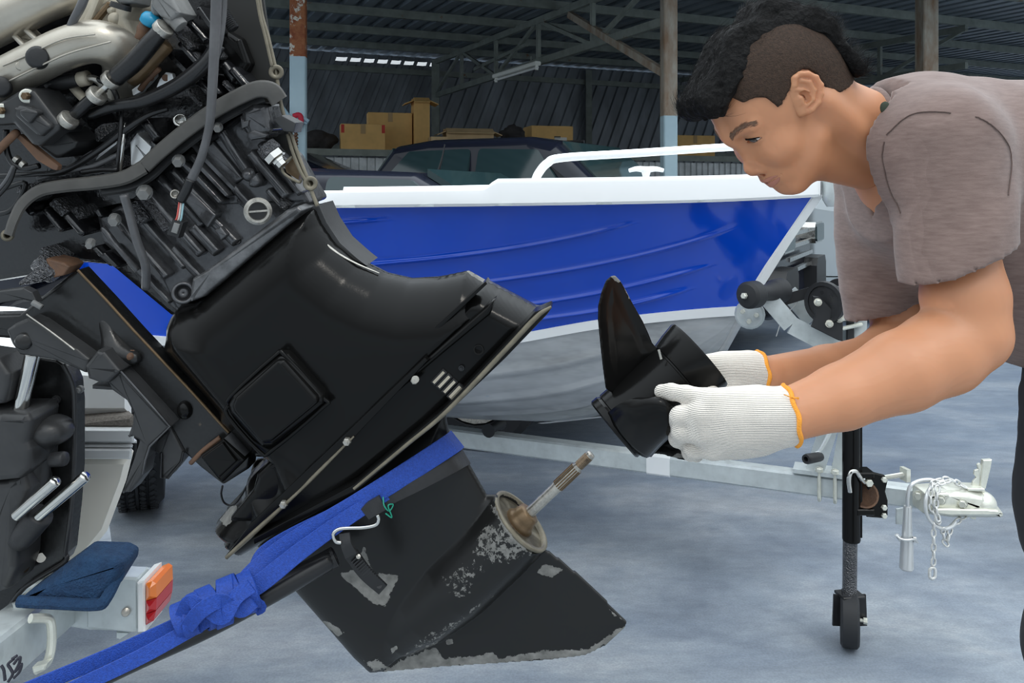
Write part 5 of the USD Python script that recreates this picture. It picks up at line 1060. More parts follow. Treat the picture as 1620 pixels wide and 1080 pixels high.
O('clamp_rim', mtube([(100, 576, .012), (114, 604, .012), (118, 640, .012), (117, 740, .012), (112, 810, .012), (104, 872, .012), (106, 880, .012), (98, 892, .012), (40, 928, .012), (10, 966, .012)], 4, n=8, smooth=3), 'bracket_grey', True)
O('clamp_bolt', mnut(88, 633, .005, 7, .01), 'bracket_grey'); O('clamp_bolt', mnut(126, 616, .0, 6, .008), 'grey_plastic')
O('clamp_hole', lathe(mp(65, 882, .003), mp(65, 882, .02), [(0, .008), (.0015, .008)], 18), 'gelcoat')
O('trim_ram_rod', mtube([(52, 560, .055), (30, 660, .055)], 11.5, n=20, smooth=0), 'chrome', True)
O('ram_housing', mpr([(-60, 650), (0, 655), (40, 655), (48, 666), (42, 700), (48, 712), (46, 745), (30, 760), (-60, 770)], .085, .01, .012, 5), 'bracket_grey', 50)
O('ram_cap', mpr([(-60, 560), (-5, 568), (14, 592), (14, 606), (6, 640), (-60, 650)], .08, .02, .01, 4), 'bracket_grey', 50)
m = surfnet(lambda X, Y, Z: smin(sd_ell(X, Y, Z, mp(80, 680, .03), (.038, .04, .026)), sd_seg(X, Y, Z, mp(62, 700, .03), mp(58, 760, .03), .022, .02), .02), mp(75, 705, .03) - .11, mp(75, 705, .03) + .11, .005)
O('pump_housing', m, 'bracket_grey', True)
O('pump_screw', lathe(mp(82, 727, .05), mp(106, 725, .05), [(0, .012), (.02, .0125), (.025, .011), (.026, 0)], 20), 'rubber_dark', True)
O('reservoir', mpr([(-60, 770), (10, 760), (34, 750), (44, 776), (40, 800), (28, 815), (24, 900), (12, 935), (-60, 960)], .075, .01, .014, 6), 'bracket_grey', 50)
O('trim_rod', mlathe((26, 816, .085), (97, 753, .085), [(0, .009), (.094, .0095), (.098, .0085), (.099, 0)]), 'chrome', True)
O('trim_rod', mlathe((56, 822, .07), (146, 744, .07), [(0, .009), (.12, .0095), (.124, .0085), (.125, 0)]), 'chrome', True)
O('rod_boot', mlathe((66, 812, .06), (20, 868, .06), [(0, .020), (.006, .022), (.05, .021), (.07, .018)]), 'rubber_dark', True)
O('trim_link', mtube([(0, 905, .03), (40, 896, .035)], 9, n=12, smooth=0), 'brown', True)

# ---------------------------------------------------------------- strap, rubber strap with hook, support rod
def ribbon2(pts, wpx, th=.003, tw=None):
    """A flat webbing that lies in the picture's depth given by each point; (px, py, y)."""
    p = np.array(pts, float); c = catmull(p, 6); w = np.interp(np.linspace(0, 1, len(c)), np.linspace(0, 1, len(np.atleast_1d(wpx))), np.atleast_1d(wpx)); rings = []
    d = np.gradient(c[:, :2], axis=0); d /= np.linalg.norm(d, axis=1, keepdims=True)
    for q, t, ww in zip(c, d, w):
        n = np.array([-t[1], t[0]]) * ww / 2; y = q[2]
        A, B = P(*(q[:2] - n), y), P(*(q[:2] + n), y); m_ = np.array([0, 1, 0]) * th; e = (B - A) * .04
        rings.append([A, A + e - m_ * .5, B - e - m_ * .5, B, B - e + m_ * .5, A + e + m_ * .5])
    return loft(rings)
yw = lambda px, py, w: mp(px, py, w)[1]
st = thing('tie_strap', 'blue woven webbing strap wrapped round the motor\'s leg and knotted below', 'strap')
S = lambda *pts: [(x, y, yw(x, y, .062) if len(r) == 0 else r[0]) for x, y, *r in pts]
put('webbing', ribbon2(S((724, 694, 1.39), (708, 706, 1.335), (640, 750, 1.315), (560, 800, 1.305), (480, 846, 1.30), (430, 880, 1.29), (398, 908, 1.27), (380, 930, 1.26)), [34, 34, 33, 31, 30, 30]), M['strap'], st, 40)
put('webbing', ribbon2(S((650, 758, 1.322), (560, 812, 1.30), (480, 868, 1.29), (420, 916, 1.268), (385, 940, 1.255)), [20, 26, 30, 30]), M['strap'], st, 40)
put('webbing', ribbon2(S((520, 816, 1.31), (470, 842, 1.306), (430, 866, 1.30), (412, 884, 1.29), (404, 905, 1.28)), [20, 24, 26, 24]), M['strap'], st, 40)
put('webbing_strand', ribbon2(S((330, 965, 1.235), (290, 984, 1.24), (180, 1034, 1.22), (40, 1092, 1.19), (-40, 1125, 1.17)), 25), M['strap'], st, 40)
put('webbing_strand', ribbon2(S((330, 978, 1.228), (300, 996, 1.225), (220, 1040, 1.20), (110, 1092, 1.18), (40, 1126, 1.16)), 25), M['strap'], st, 40)
ka, kb = P(402, 932, 1.265), P(292, 978, 1.24); kd = (kb - ka) / np.linalg.norm(kb - ka); ku, kv, _ = frame(kd, [0, 1, 0])
def coil(t, w, r, tilt, ph=0):
    c = ka + kd * t; rings = []
    for a in np.linspace(0, 2 * np.pi, 26):
        rad = ku * math.cos(a) + kv * math.sin(a); o = c + rad * r * (1 + .05 * math.sin(3 * a + ph)) + kd * tilt * math.sin(a + ph)
        rings.append([o - kd * w / 2, o - kd * w / 2 * .9 + rad * .003, o + kd * w / 2 * .9 + rad * .003, o + kd * w / 2])
    return loft(rings, caps=False)
for t, w, r, tl_, ph in ((.008, .022, .026, .006, 0), (.024, .026, .029, .010, 1), (.044, .026, .030, -.010, 2), (.066, .024, .028, .012, 0), (.088, .022, .026, -.006, 1), (.104, .018, .022, .004, 2)):
    put('knot_turn', coil(t, w, r, tl_, ph), M['strap'], st, 40)
put('knot_crossing', ribbon2([(398, 926, 1.228), (372, 946, 1.215), (352, 976, 1.208), (325, 962, 1.207), (300, 952, 1.212), (288, 976, 1.222)], [24, 26, 24, 24]), M['strap'], st, 40)
put('knot_crossing', ribbon2([(402, 952, 1.232), (380, 966, 1.222), (350, 950, 1.208), (318, 966, 1.202), (296, 992, 1.214)], [20, 24, 26, 24]), M['strap'], st, 40)
put('strap_tail', ribbon2([(372, 938, 1.235), (412, 958, 1.25), (404, 968, 1.26)], [20, 18, 14]), M['strap'], st, 40)
sr = thing('support_rod', 'black support rod running from the gear case to the lower left under the strap', 'rod')
put('rod', tube([P(530, 880, 1.345), P(430, 935, 1.30), P(330, 992, 1.265), P(200, 1052, 1.22), P(40, 1130, 1.18)], [.016, .0175, .0145, .0135, .0135], 18), M['pole'], sr, True)
put('rod_end', lathe(P(532, 879, 1.345), P(516, 888, 1.34), [(0, .012), (.002, .0165), (.012, .0165), (.014, .013)], 18), M['dry_black'], sr)
rs = thing('rubber_strap', 'black rubber strap with steel S-hook and ribbed tail round the gear case', 'strap')
put('band', ribbon2([(738, 722, 1.385), (716, 735, 1.338), (660, 766, 1.318), (600, 796, 1.312), (584, 806, 1.310)], [26, 26, 22, 20, 20], .005), M['rubber_dark'], rs, 40)
put('strap_end', ribbon2([(606, 794, 1.305), (590, 803, 1.303), (578, 812, 1.304)], [26, 26, 22], .008), M['rubber_dark'], rs, 40)
put('s_hook', tube([P(597, 814, 1.298), P(599, 822, 1.298), P(594, 830, 1.298), P(575, 834, 1.298), P(550, 835, 1.297), P(535, 837, 1.294), P(527, 845, 1.292), P(531, 856, 1.292), P(540, 858, 1.294)], .0030, 10), M['chrome'], rs, True)
put('tail_loop', ribbon2([(545, 842, 1.30), (548, 860, 1.296), (556, 878, 1.30)], [18, 18, 22], .007), M['rubber_dark'], rs, 40)
put('tail', ribbon2([(556, 876, 1.305), (578, 906, 1.318), (606, 932, 1.335)], [24, 23, 20], .006), M['black_plastic'], rs, 40)
tt_ = []
for k in range(14):
    f_ = k / 13; x, y = 562 + 40 * f_, 884 + 42 * f_; q = P(x, y, 1.303 + .028 * f_); d = P(x + 6, y - 5.5, 1.303 + .028 * f_) - q; tt_.append(bar(q - d, q + d, .0015, .003, ref=[0, 1, 0]))
put('tail_rib', tt_, M['rubber_dark'], rs, kind='stuff')
put('tail_rivet', lathe(P(567, 880, 1.304), P(567, 880, 1.29), [(0, .004), (.003, .0035), (.004, 0)], 12), M['steel'], rs); put('tail_eye', lathe(P(600, 926, 1.33), P(600, 926, 1.32), [(0, .0045), (.002, .0045), (.002, .002)], 12), M['pole'], rs)
put('wire_tie', tube([P(606, 786, 1.30), P(608, 800, 1.292), P(616, 808, 1.295), P(622, 798, 1.30), P(614, 800, 1.292), P(620, 818, 1.296), P(610, 812, 1.292)], .0011, 6), M['green'], rs, True, label='green wire tie')
# ---------------------------------------------------------------- the man, bending over from the right
th_, ps_ = math.radians(43), math.radians(14)
hf = np.array([-math.cos(th_) * math.cos(ps_), -math.cos(th_) * math.sin(ps_), -math.sin(th_)])
hu = np.array([-math.sin(th_) * math.cos(ps_), -math.sin(th_) * math.sin(ps_), math.cos(th_)])
hl = np.cross(hu, hf); HO = P(1271, 156, 1.114) - hl * .07
def HW(f, u, l): return HO + hf * f / 1000 + hu * u / 1000 + hl * l / 1000     # millimetres in the head's own axes
def hinv(px, py, l):
    d = np.array([(px - 810) / F, 1, -(py - HZ) / F]); t = ((HO + hl * l / 1000 - EYE) @ hl) / (d @ hl); q = EYE + d * t - HO; return (q @ hf * 1000, q @ hu * 1000)
def hpoly(pts, l): return np.array([hinv(x, y, l) for x, y in pts])
FX, UX, LX = np.float32(1), np.float32(1), np.float32(1)
def ell(c, r): return lambda X, Y, Z: sd_ell(X, Y, Z, c, r)
prof = np.array([(80, 52), (88, 34), (91, 18), (89.5, 4), (84.5, -10), (84.5, -19), (89, -29), (96, -39.5), (94, -48.5), (82.5, -57), (82.5, -62), (86, -67), (80.5, -71), (81.5, -75), (81, -81), (75.5, -85), (75, -92), (70, -101), (58, -110), (45, -110), (20, -86), (20, 40)], np.float32)
def plate(X, Y, Z, poly, w, r): 
    d = sd_poly(X[:, :, 0], Y[:, :, 0], poly)[:, :, None] + r
    e = np.abs(Z) - w + r; return np.minimum(np.maximum(d, e), 0) + np.sqrt(np.maximum(d, 0) ** 2 + np.maximum(e, 0) ** 2) - r
def head_sdf(X, Y, Z, skull_only=False):
    A = np.abs(Z); d = sd_ell(X, Y, Z, (-20, 38, 0), (99, 74, 73))
    d = smin(d, sd_ell(X, Y, Z, (22, -6, 0), (60, 74, 60)), 30)
    d = smin(d, sd_ell(X, Y, Z, (-60, -5, 0), (54, 56, 58)), 30)
    if skull_only: return d
    d = smin(d, sd_ell(X, Y, Z, (40, -45, 0), (42, 50, 49)), 20); d = smin(d, sd_ell(X, Y, Z, (26, -74, 0), (44, 37, 46)), 20)
    d = smin(d, sd_seg(X, Y, A, (8, -60, 43), (56, -98, 15), 13, 12), 24); d = smin(d, sd_ell(X, Y, A, (50, -34, 37), (25, 22, 20)), 16)
    d = smin(d, sd_ell(X, Y, Z, (60, -68, 0), (21, 20, 27)), 14); d = smin(d, sd_ell(X, Y, Z, (57, -97, 0), (16, 14, 21)), 14)
    d = smin(d, sd_seg(X, Y, A, (84, 13, 0), (67, 15, 41), 8), 14)
    so = sd_ell(X, Y, A, (88, -1, 31), (14, 10, 16)); d = -smin(-d, so + 0.0, 10)
    d = smin(d, plate(X, Y, Z, prof, 7.5, 6.5), 11)
    d = smin(d, sd_ell(X, Y, Z, (86.5, -41.5, 0), (10.5, 10.5, 12)), 6); d = smin(d, sd_ell(X, Y, A, (78, -48, 12), (11, 8.5, 7)), 5)
    nos = sd_ell(X, Y, A, (83, -56, 7), (5, 4.5, 4)); d = np.maximum(d, -nos)
    # lips: an upper and a lower roll parted by the mouth line
    d = smin(d, sd_seg(X, Y, A, (80.5, -67.5, 4), (68, -67.5, 25), 5, 1.5), 4); d = smin(d, sd_seg(X, Y, A, (76.5, -78.0, 0), (67, -70.5, 23), 6.2, 2), 4)
    d = np.maximum(d, -sd_seg(X, Y, A, (85, -72, 0), (71, -68, 27), 1.6, .9))
    # lids over the eyeballs
    lid = sd_ell(X, Y, A, (64.5, 0, 31), (13.6, 13.6, 15)); d = smin(d, lid, 5)
    slit = np.maximum(np.maximum(np.abs(Y + 3.2 + (A - 31) ** 2 * .012) - 3.0 + (A - 31) ** 2 * .016, 60 - X), np.abs(A - 31) - 14)
    d = np.maximum(d, -slit)
    # neck
    q = P(1402, 226, 1.262) - HO; q = np.array([q @ hf, q @ hu, q @ hl]) * 1000
    d = smin(d, sd_seg(X, Y, Z, (-38, -42, 0), q, 57, 64), 26)
    q2 = P(1392, 262, 1.252) - HO; q2 = np.array([q2 @ hf, q2 @ hu, q2 @ hl]) * 1000
    d = smin(d, sd_seg(X, Y, Z, (8, -98, 0), q2, 27, 40), 28)
    d = smin(d, sd_seg(X, Y, A, (-28, -30, 58), (-60, -150, 30), 12), 20)
    return d
def to_world(m): return trimesh.Trimesh(HO + (m.vertices[:, :1] * hf + m.vertices[:, 1:2] * hu + m.vertices[:, 2:] * hl) / 1000, m.faces, process=False)
def fixup(m):
    if m.volume < 0: m.invert()
    return m
head = fixup(to_world(surfnet(head_sdf, (-155, -195, -92), (105, 122, 92), 1.9)))
# ears
def ear_sdf(sgn):
    out = hpoly([(1251, 127), (1256, 118), (1268, 114), (1283, 119), (1293, 131), (1298, 147), (1296, 161), (1290, 173), (1284, 181), (1277, 178), (1271, 167), (1264, 157), (1254, 142)], 74)
    rim = hpoly([(1256, 136), (1255, 124), (1262, 118), (1272, 118), (1284, 124), (1292, 136), (1294, 150), (1291, 163), (1284, 174)], 74); anti = hpoly([(1264, 128), (1276, 131), (1284, 144), (1283, 158), (1277, 166)], 74); crus = hpoly([(1258, 142), (1268, 143), (1276, 146)], 74)
    tr = hpoly([(1266, 156), (1269, 161)], 74); con = hpoly([(1272, 154)], 74)[0]; f0 = out[:, 0].max()
    def fn(X, Y, Z):
        Z = Z * sgn - 69 - (f0 - X) * .30
        d = sd_poly(X[:, :, 0], Y[:, :, 0], out)[:, :, None] + 2.5; e = np.abs(Z) - 3 + 2.5; g = np.minimum(np.maximum(d, e), 0) + np.sqrt(np.maximum(d, 0) ** 2 + np.maximum(e, 0) ** 2) - 2.5
        for c, r, k in ((rim, 3.4, 2.5), (anti, 2.8, 2.5), (crus, 2.2, 2)):
            for a, b in zip(c[:-1], c[1:]): g = smin(g, sd_seg(X, Y, Z, (a[0], a[1], 3.2), (b[0], b[1], 3.2), r), k)
        g = np.maximum(g, -sd_ell(X, Y, Z, (con[0], con[1], 4), (7.5, 9, 6.5)) ); g = smin(g, sd_seg(X, Y, Z, (tr[0][0], tr[0][1], 2), (tr[1][0], tr[1][1], 1), 4.2), 3)
        g = smin(g, sd_seg(X, Y, Z, (out[-1][0] + 3, out[-1][1], -6), (out[9][0] + 1, out[9][1] + 3, -5), 7), 6)
        return g
    lo, hi = out.min(0) - 8, out.max(0) + 8
    zr = (56, 108) if sgn > 0 else (-108, -56)
    return fixup(to_world(surfnet(fn, (lo[0], lo[1], zr[0]), (hi[0], hi[1], zr[1]), 1.15)))
ears = [ear_sdf(1), ear_sdf(-1)]
# arms
def arm(pts, h=.0036):
    def fn(X, Y, Z):
        d = None
        for (a, ra), (b, rb) in zip(pts[:-1], pts[1:]):
            s = sd_seg(X, Y, Z, a, b, ra, rb); d = s if d is None else smin(d, s, .010)
        return d
    p = np.array([a for a, _ in pts]); return surfnet(fn, p.min(0) - .08, p.max(0) + .08, h)
nE = P(1530, 532, 1.07); nW = P(1236, 660, 1.03)
near_arm = arm([(P(1500, 250, 1.15), .045), (P(1517, 380, 1.10), .044), (P(1526, 470, 1.077), .0510), (P(1534, 528, 1.07), .0475), (P(1490, 557, 1.065), .0520), (P(1425, 588, 1.05), .0485), (P(1330, 628, 1.04), .0385), (nW, .0305), (P(1200, 668, 1.03), .022)])
# elbow point and far arm
fW = P(1204, 597, 1.215)
far_arm = arm([(P(1385, 300, 1.42), .055), (P(1400, 430, 1.41), .048), (P(1432, 530, 1.39), .046), (P(1385, 576, 1.35), .047), (P(1310, 588, 1.29), .0395), (fW, .0285), (P(1178, 599, 1.212), .020)])
# torso and legs inside the clothes
hipN, hipF = P(1732, 640, 1.20), P(1732, 640, 1.40)
kneeN, kneeF = P(1722, 1042, 1.215), P(1750, 1010, 1.42)
ankN, ankF = np.array([kneeN[0] + .10, 1.25, .09]), np.array([kneeF[0] + .06, 1.45, .09])
def core_sdf(X, Y, Z):
    d = sd_seg(X, Y, Z, P(1400, 236, 1.265), P(1470, 262, 1.27), .056, .085)
    d = smin(d, sd_seg(X, Y, Z, P(1490, 262, 1.19), P(1490, 262, 1.36), .065), .05); d = smin(d, sd_seg(X, Y, Z, P(1480, 275, 1.27), P(1660, 360, 1.28), .105, .11), .06)
    d = smin(d, sd_seg(X, Y, Z, P(1670, 360, 1.28), P(1800, 570, 1.30), .105, .10), .06)
    for a, k, n in ((hipN, kneeN, ankN), (hipF, kneeF, ankF)): d = smin(d, sd_seg(X, Y, Z, a, k, .075, .05), .04); d = smin(d, sd_seg(X, Y, Z, k, n, .05, .035), .03)
    return d
coreb = surfnet(core_sdf, (.40, 1.02, .03), (1.08, 1.56, 1.42), .011)
man = thing('person', 'man in a taupe t-shirt bending forward, holding the propeller in gloved hands', 'person')
body = put('body', [head] + ears + [near_arm, far_arm, coreb], M['skin'], man, True)
# hair
out = [(1094, 157), (1096, 168), (1103, 180), (1112, 186), (1127, 187), (1139, 166), (1148, 143), (1158, 143), (1169, 146), (1178, 153), (1187, 160), (1193, 157), (1199, 153), (1213, 154), (1222, 161), (1231, 170), (1236, 163), (1240, 154), (1246, 140), (1250, 126), (1262, 112), (1276, 111), (1290, 119), (1305, 138), (1318, 143), (1332, 146), (1352, 136), (1375, 120), (1350, 60), (1302, 10), (1200, -10), (1110, 80)]
ho = hpoly(out, 66)
def short_sdf(X, Y, Z):
    d = head_sdf(X, Y, Z, True); q = P(1402, 226, 1.262) - HO; q = np.array([q @ hf, q @ hu, q @ hl]) * 1000
    d = smin(d, sd_seg(X, Y, Z, (-38, -42, 0), q, 57, 64), 26)
    n = (meshkit.noise(np.stack([X, Y, Z], -1) * .45) - .5) * 1.6
    g = sd_poly(X[:, :, 0], Y[:, :, 0], ho)[:, :, None] + n * 1.2
    return np.maximum(d - 2.6 - n * .35, g * .7)
short_m = fixup(to_world(surfnet(short_sdf, (-160, -95, -88), (110, 122, 88), 2.3)))
put('clipped_hair', short_m, M['hair_short'], man, True, label='short clipped brown-black hair at the sides')
top = hpoly([(1092, 157), (1095, 170), (1102, 181), (1114, 187), (1127, 186), (1134, 166), (1146, 140), (1160, 112), (1178, 78), (1205, 58), (1235, 60), (1268, 66), (1292, 90), (1312, 112), (1330, 128), (1340, 122), (1332, 104), (1318, 88), (1303, 66), (1289, 38), (1275, 27), (1258, 20), (1242, 14), (1228, 8), (1217, 4), (1208, 2), (1196, 4), (1189, 14), (1186, 30), (1172, 36), (1158, 41), (1146, 51), (1137, 64), (1130, 82), (1122, 104), (1111, 127)], 10)
def top_sdf(X, Y, Z):
    g = sd_poly(X[:, :, 0], Y[:, :, 0], top)[:, :, None]
    w = 60 - np.clip((X - 20) / 60, 0, 1) * 12 - np.clip((Y - 70) / 60, 0, 1) * 26
    r = 9.0
    d, e = g + r, np.abs(Z) - w + r
    s = np.minimum(np.maximum(d, e), 0) + np.sqrt(np.maximum(d, 0) ** 2 + np.maximum(e, 0) ** 2) - r
    # locks run back from the forehead
    p = np.stack([X * .035, Y * .035, Z * .12], -1); n = meshkit.fbm(p, 3, 5) - .5
    p2 = np.stack([(X + Y) * .02, (Y - X) * .11, Z * .16], -1); n2 = meshkit.noise(p2, 3) - .5
    return s - n * 9 - n2 * 5
top_m = fixup(to_world(surfnet(top_sdf, (-150, -70, -80), (122, 150, 80), 2.0)))
put('top_hair', top_m, M['hair'], man, True, label='longer black hair swept up on top')
def strands(name, mesh, count, length, mt, dirf, seed, lift=.002, width=.0004, pts=6, keep=None, label=None):
    """Hairs lying on a mesh, combed along dirf(points)."""
    rg = np.random.default_rng(seed); ar = mesh.area_faces; fi = rg.choice(len(ar), count, p=ar / ar.sum()); b = rg.random((count, 2)); fl = b.sum(1) > 1; b[fl] = 1 - b[fl]
    t = mesh.triangles[fi]; q = t[:, 0] + b[:, :1] * (t[:, 1] - t[:, 0]) + b[:, 1:] * (t[:, 2] - t[:, 0]); nn = mesh.face_normals[fi]
    if keep is not None: k = keep(q); q, nn = q[k], nn[k]
    d = dirf(q, rg); d = d - (d * nn).sum(1, keepdims=True) * nn; d /= np.maximum(np.linalg.norm(d, axis=1, keepdims=True), 1e-6)
    L = length * (0.6 + .8 * rg.random(len(q)))[:, None]; bend = rg.normal(0, .09, (len(q), 3)); P_ = []
    for s_ in np.linspace(0, 1, pts): P_.append(q - nn * .0015 + d * L * s_ + nn * lift * np.sin(np.pi * s_) + bend * L * s_ * s_ * .5 - nn * .004 * (L / .02) * s_ * s_)
    A = np.stack(P_, 1); c = UsdGeom.BasisCurves.Define(stage, path(name, man)); c.CreateTypeAttr('linear')
    c.CreatePointsAttr([Gf.Vec3f(*map(float, p)) for p in A.reshape(-1, 3)]); c.CreateCurveVertexCountsAttr([pts] * len(A)); w_ = np.tile(np.linspace(1, .3, pts) * width, len(A)); c.CreateWidthsAttr([float(x) for x in w_]); c.SetWidthsInterpolation('vertex')
    UsdShade.MaterialBindingAPI.Apply(c.GetPrim()).Bind(M[mt]); setcd(c.GetPrim(), label, None, None, 'stuff')
def local(q): d = q - HO; return np.stack([d @ hf, d @ hu, d @ hl], 1) * 1000
def comb_top(q, rg):
    l = local(q); front = np.clip((l[:, 0] - 10) / 60, 0, 1)[:, None]
    d = front * (hu * .75 - hf * .75) + (1 - front) * (-hf * 1.0 + hu * .05) - hl * np.sign(l[:, 2:]) * 0 + rg.normal(0, .18, (len(q), 3))
    return d + (1 - front) * np.stack([np.sin(q[:, 2] * 90 + q[:, 1] * 60)] * 3, 1) * hl * .6
def comb_side(q, rg): return -hu * .6 - hf * .8 + rg.normal(0, .25, (len(q), 3))
strands('top_strands', top_m, 12000, .022, 'hair_strand', comb_top, 3, lift=.0011)
strands('side_strands', short_m, 14000, .0055, 'side_strand', comb_side, 5, lift=.0006, width=.00032, pts=3)
# eyes, brows, lips
from scipy.spatial import cKDTree
htree = cKDTree(head.vertices); hnorm = meshkit.arrays(head, True)[2]
for s in (1, -1):
    c = HW(65.0, -.5, 31 * s); e = put('eyeball', surfnet(lambda X, Y, Z: sd_ell(X, Y, Z, c, (.0124, .0124, .0124)), c - .016, c + .016, .0016), M['eye_white'], man, True)
    gz = hf * .90 - hu * .34 + hl * .16; gz /= np.linalg.norm(gz)
    put('iris', lathe(c + gz * .0113, c + gz * .03, [(-.001, .0), (-.001, .0072), (.0004, .0066), (.0012, .003), (.0016, 0)], 20), M['iris'], e, True)
    put('upper_lash', tube([HW(73.5, 1.2, (31 - 14) * s), HW(78.0, 1.6, (31 - 7) * s), HW(79.2, 1.6, 31 * s), HW(77.4, .6, (31 + 7) * s), HW(71.0, -2.6, (31 + 15) * s)], [.0006, .0011, .0013, .0012, .0005], 6), M['hair'], man, True)
    rg = np.random.default_rng(21 if s > 0 else 22); cb_ = catmull([HW(88, 13, 12 * s), HW(87, 17.5, 20 * s), HW(82, 21, 30 * s), HW(75, 21.5, 40 * s), HW(66, 18, 50 * s)], 14); b_ = []
    for k in range(260):
        i = rg.integers(1, len(cb_) - 1); t = cb_[i + 1] - cb_[i - 1]; t = t / np.linalg.norm(t); q = cb_[i] + hu * rg.normal(0, .0017); q2 = q + t * .0065 + hu * rg.normal(.0012, .0008)
        e = []
        for z in (q, (q + q2) / 2, q2):
            n_ = htree.query(z)[1]; e.append(z - hnorm[n_] * ((z - head.vertices[n_]) @ hnorm[n_]) + hnorm[n_] * .0004)
        b_.append(tube(e, [.00028, .00028, .0001], 4, 0))
    put('eyebrow', b_, M['brow'], man, True)
def lip_sdf(up):
    def fn(X, Y, Z):
        A = np.abs(Z); my = -72 + A * .14; k = np.sqrt(np.maximum(1 - (A / 25.5) ** 2, 0))
        reg = np.maximum(Y - my - (1.2 + 6.2 * k), my + .7 - Y) if up else np.maximum(Y - my + .9, my - (1.0 + 9.5 * k) - Y)
        return np.maximum(np.maximum(head_sdf(X, Y, Z) - .4, reg * .8), np.maximum(A - 25.5, 58 - X))
    return fixup(to_world(surfnet(fn, (55, -92, -30), (95, -56, 30), 1.0)))
put('upper_lip', lip_sdf(True), M['lip'], man, True); put('lower_lip', lip_sdf(False), M['lip'], man, True)
# t-shirt
nkA, nkB = P(1330, 196, 1.235), P(1412, 236, 1.265)
def shirt_sdf(X, Y, Z):
    d = sd_seg(X, Y, Z, P(1456, 236, 1.19), P(1446, 238, 1.36), .083)
    d = smin(d, sd_seg(X, Y, Z, P(1470, 262, 1.25), P(1620, 318, 1.27), .130, .158), .07)
    d = smin(d, sd_seg(X, Y, Z, P(1395, 232, 1.264), P(1450, 244, 1.268), .079, .10), .04)
    d = smin(d, sd_seg(X, Y, Z, P(1620, 318, 1.27), P(1752, 500, 1.29), .158, .165), .08)
    d = smin(d, sd_seg(X, Y, Z, P(1420, 300, 1.32), P(1425, 380, 1.36), .06, .05), .06)
    sl = sd_seg(X, Y, Z, P(1497, 232, 1.115), P(1521, 470, 1.075), .073, .0645)
    a0, a1 = P(1447, 434, 1.08), P(1592, 380, 1.08); t_ = a1 - a0; t_ /= np.linalg.norm(t_); nn = np.array([-t_[2], 0, t_[0]]); nn = nn if nn[2] < 0 else -nn
    sl = np.maximum(sl, (X - a0[0]) * nn[0] + (Z - a0[2]) * nn[2])
    d = smin(d, sl, .045)
    fl = sd_seg(X, Y, Z, P(1385, 290, 1.425), P(1402, 520, 1.41), .066, .062)
    b0, b1 = P(1362, 494, 1.42), P(1425, 464, 1.42); t_ = b1 - b0; t_ /= np.linalg.norm(t_); n2 = np.array([-t_[2], 0, t_[0]]); n2 = n2 if n2[2] < 0 else -n2
    fl = np.maximum(fl, (X - b0[0]) * n2[0] + (Z - b0[2]) * n2[2]); d = smin(d, fl, .04)
    # hanging folds
    q = np.stack([X * 4.5 + Z * 3.0, Y * 5, (Z - X * .8) * 11], -1); d = d + (meshkit.fbm(q, 3, 2) - .5) * .016 - .004
    q = np.stack([(X + .55 * Z) * 20, Y * 6, (Z - X * .5) * 4], -1); d = d + (meshkit.noise(q, 8) - .5) * .007
    hem = P(1600, 589, 1.2)[2]; d = np.maximum(d, hem - .10 * (X - .7) - Z)
    neck = sd_seg(X, Y, Z, nkA, nkB, .066, .0665)
    na = (nkB - nkA) / np.linalg.norm(nkB - nkA)
    d = np.maximum(d, -neck); d = np.maximum(d, -np.maximum((X - P(1371, 150, 1.24)[0]) - (P(1371, 150, 1.24)[2] - Z) * .10, np.abs(Y - 1.262) - .112))
    # the open v at the throat
    v0 = P(1384, 345, 1.20)
    vee = np.maximum(np.maximum(np.abs(Y - 1.262) - np.clip((Z - v0[2] + .0), 0, .2) * .55, v0[2] - Z), X - (v0[0] + .03)); d = np.maximum(d, -vee)
    return d
shirt = surfnet(shirt_sdf, (.385, .94, .86), (1.08, 1.60, 1.47), .0052)
put('t_shirt', shirt, M['shirt'], man, True)
sv = shirt.vertices; sq = to_px(sv); sn = meshkit.arrays(shirt, True)[2]
def on_shirt(px, py, up=.0014):
    k = np.nonzero((abs(sq[:, 0] - px) < 8) & (abs(sq[:, 1] - py) < 8))[0]; k = k[np.argsort(sv[k, 1])[:9]]
    return sv[k].mean(0) + sn[k].mean(0) * up
def seam(pts, r=.0008, nm='seam'):
    c = catmull(np.array(pts, float), 7); q = np.array([on_shirt(x, y) for x, y in c]); e = np.pad(q, ((2, 2), (0, 0)), mode='edge'); q = sum(e[k:k + len(q)] for k in range(5)) / 5
    put(nm, tube(q, r, 6, 0), M['shirt_inside'], man, True)
seam([(1400, 215), (1418, 196), (1440, 180), (1475, 176), (1507, 179), (1540, 184), (1564, 193), (1585, 212), (1599, 232), (1604, 262), (1596, 312)])
seam([(1398, 222), (1396, 250), (1400, 284), (1412, 316), (1426, 338)])
q_ = on_shirt(1396, 166, .0); put('stain', surfnet(lambda X, Y, Z: sd_ell(X, Y, Z, q_, (.007, .004, .009)), q_ - .012, q_ + .012, .0015), M['stain'], man, True, label='dark green smudge on the collar seam')
u, v, w = frame(nkB - nkA)
cen = P(1376, 214, 1.25); ax_ = np.array([1.0, 0, .12]); u, v, w = frame(ax_, [0, 1, 0])
col = []
for a in np.linspace(0, 2 * np.pi, 40):
    dz = np.cos(a); q = cen + np.array([0, 1, 0]) * math.sin(a) * .070 + UP * dz * .0655
    q[0] += .004 - .0 * dz + (.030 * max(-dz, 0) ** 3); q[2] -= .045 * max(-dz, 0) ** 4
    col.append(q)
put('collar', tube(col, .0062, 10, 0, flat=1.0), M['shirt'], man, True, label='ribbed collar')
a0, a1 = P(1447, 434, 1.08), P(1592, 380, 1.08)
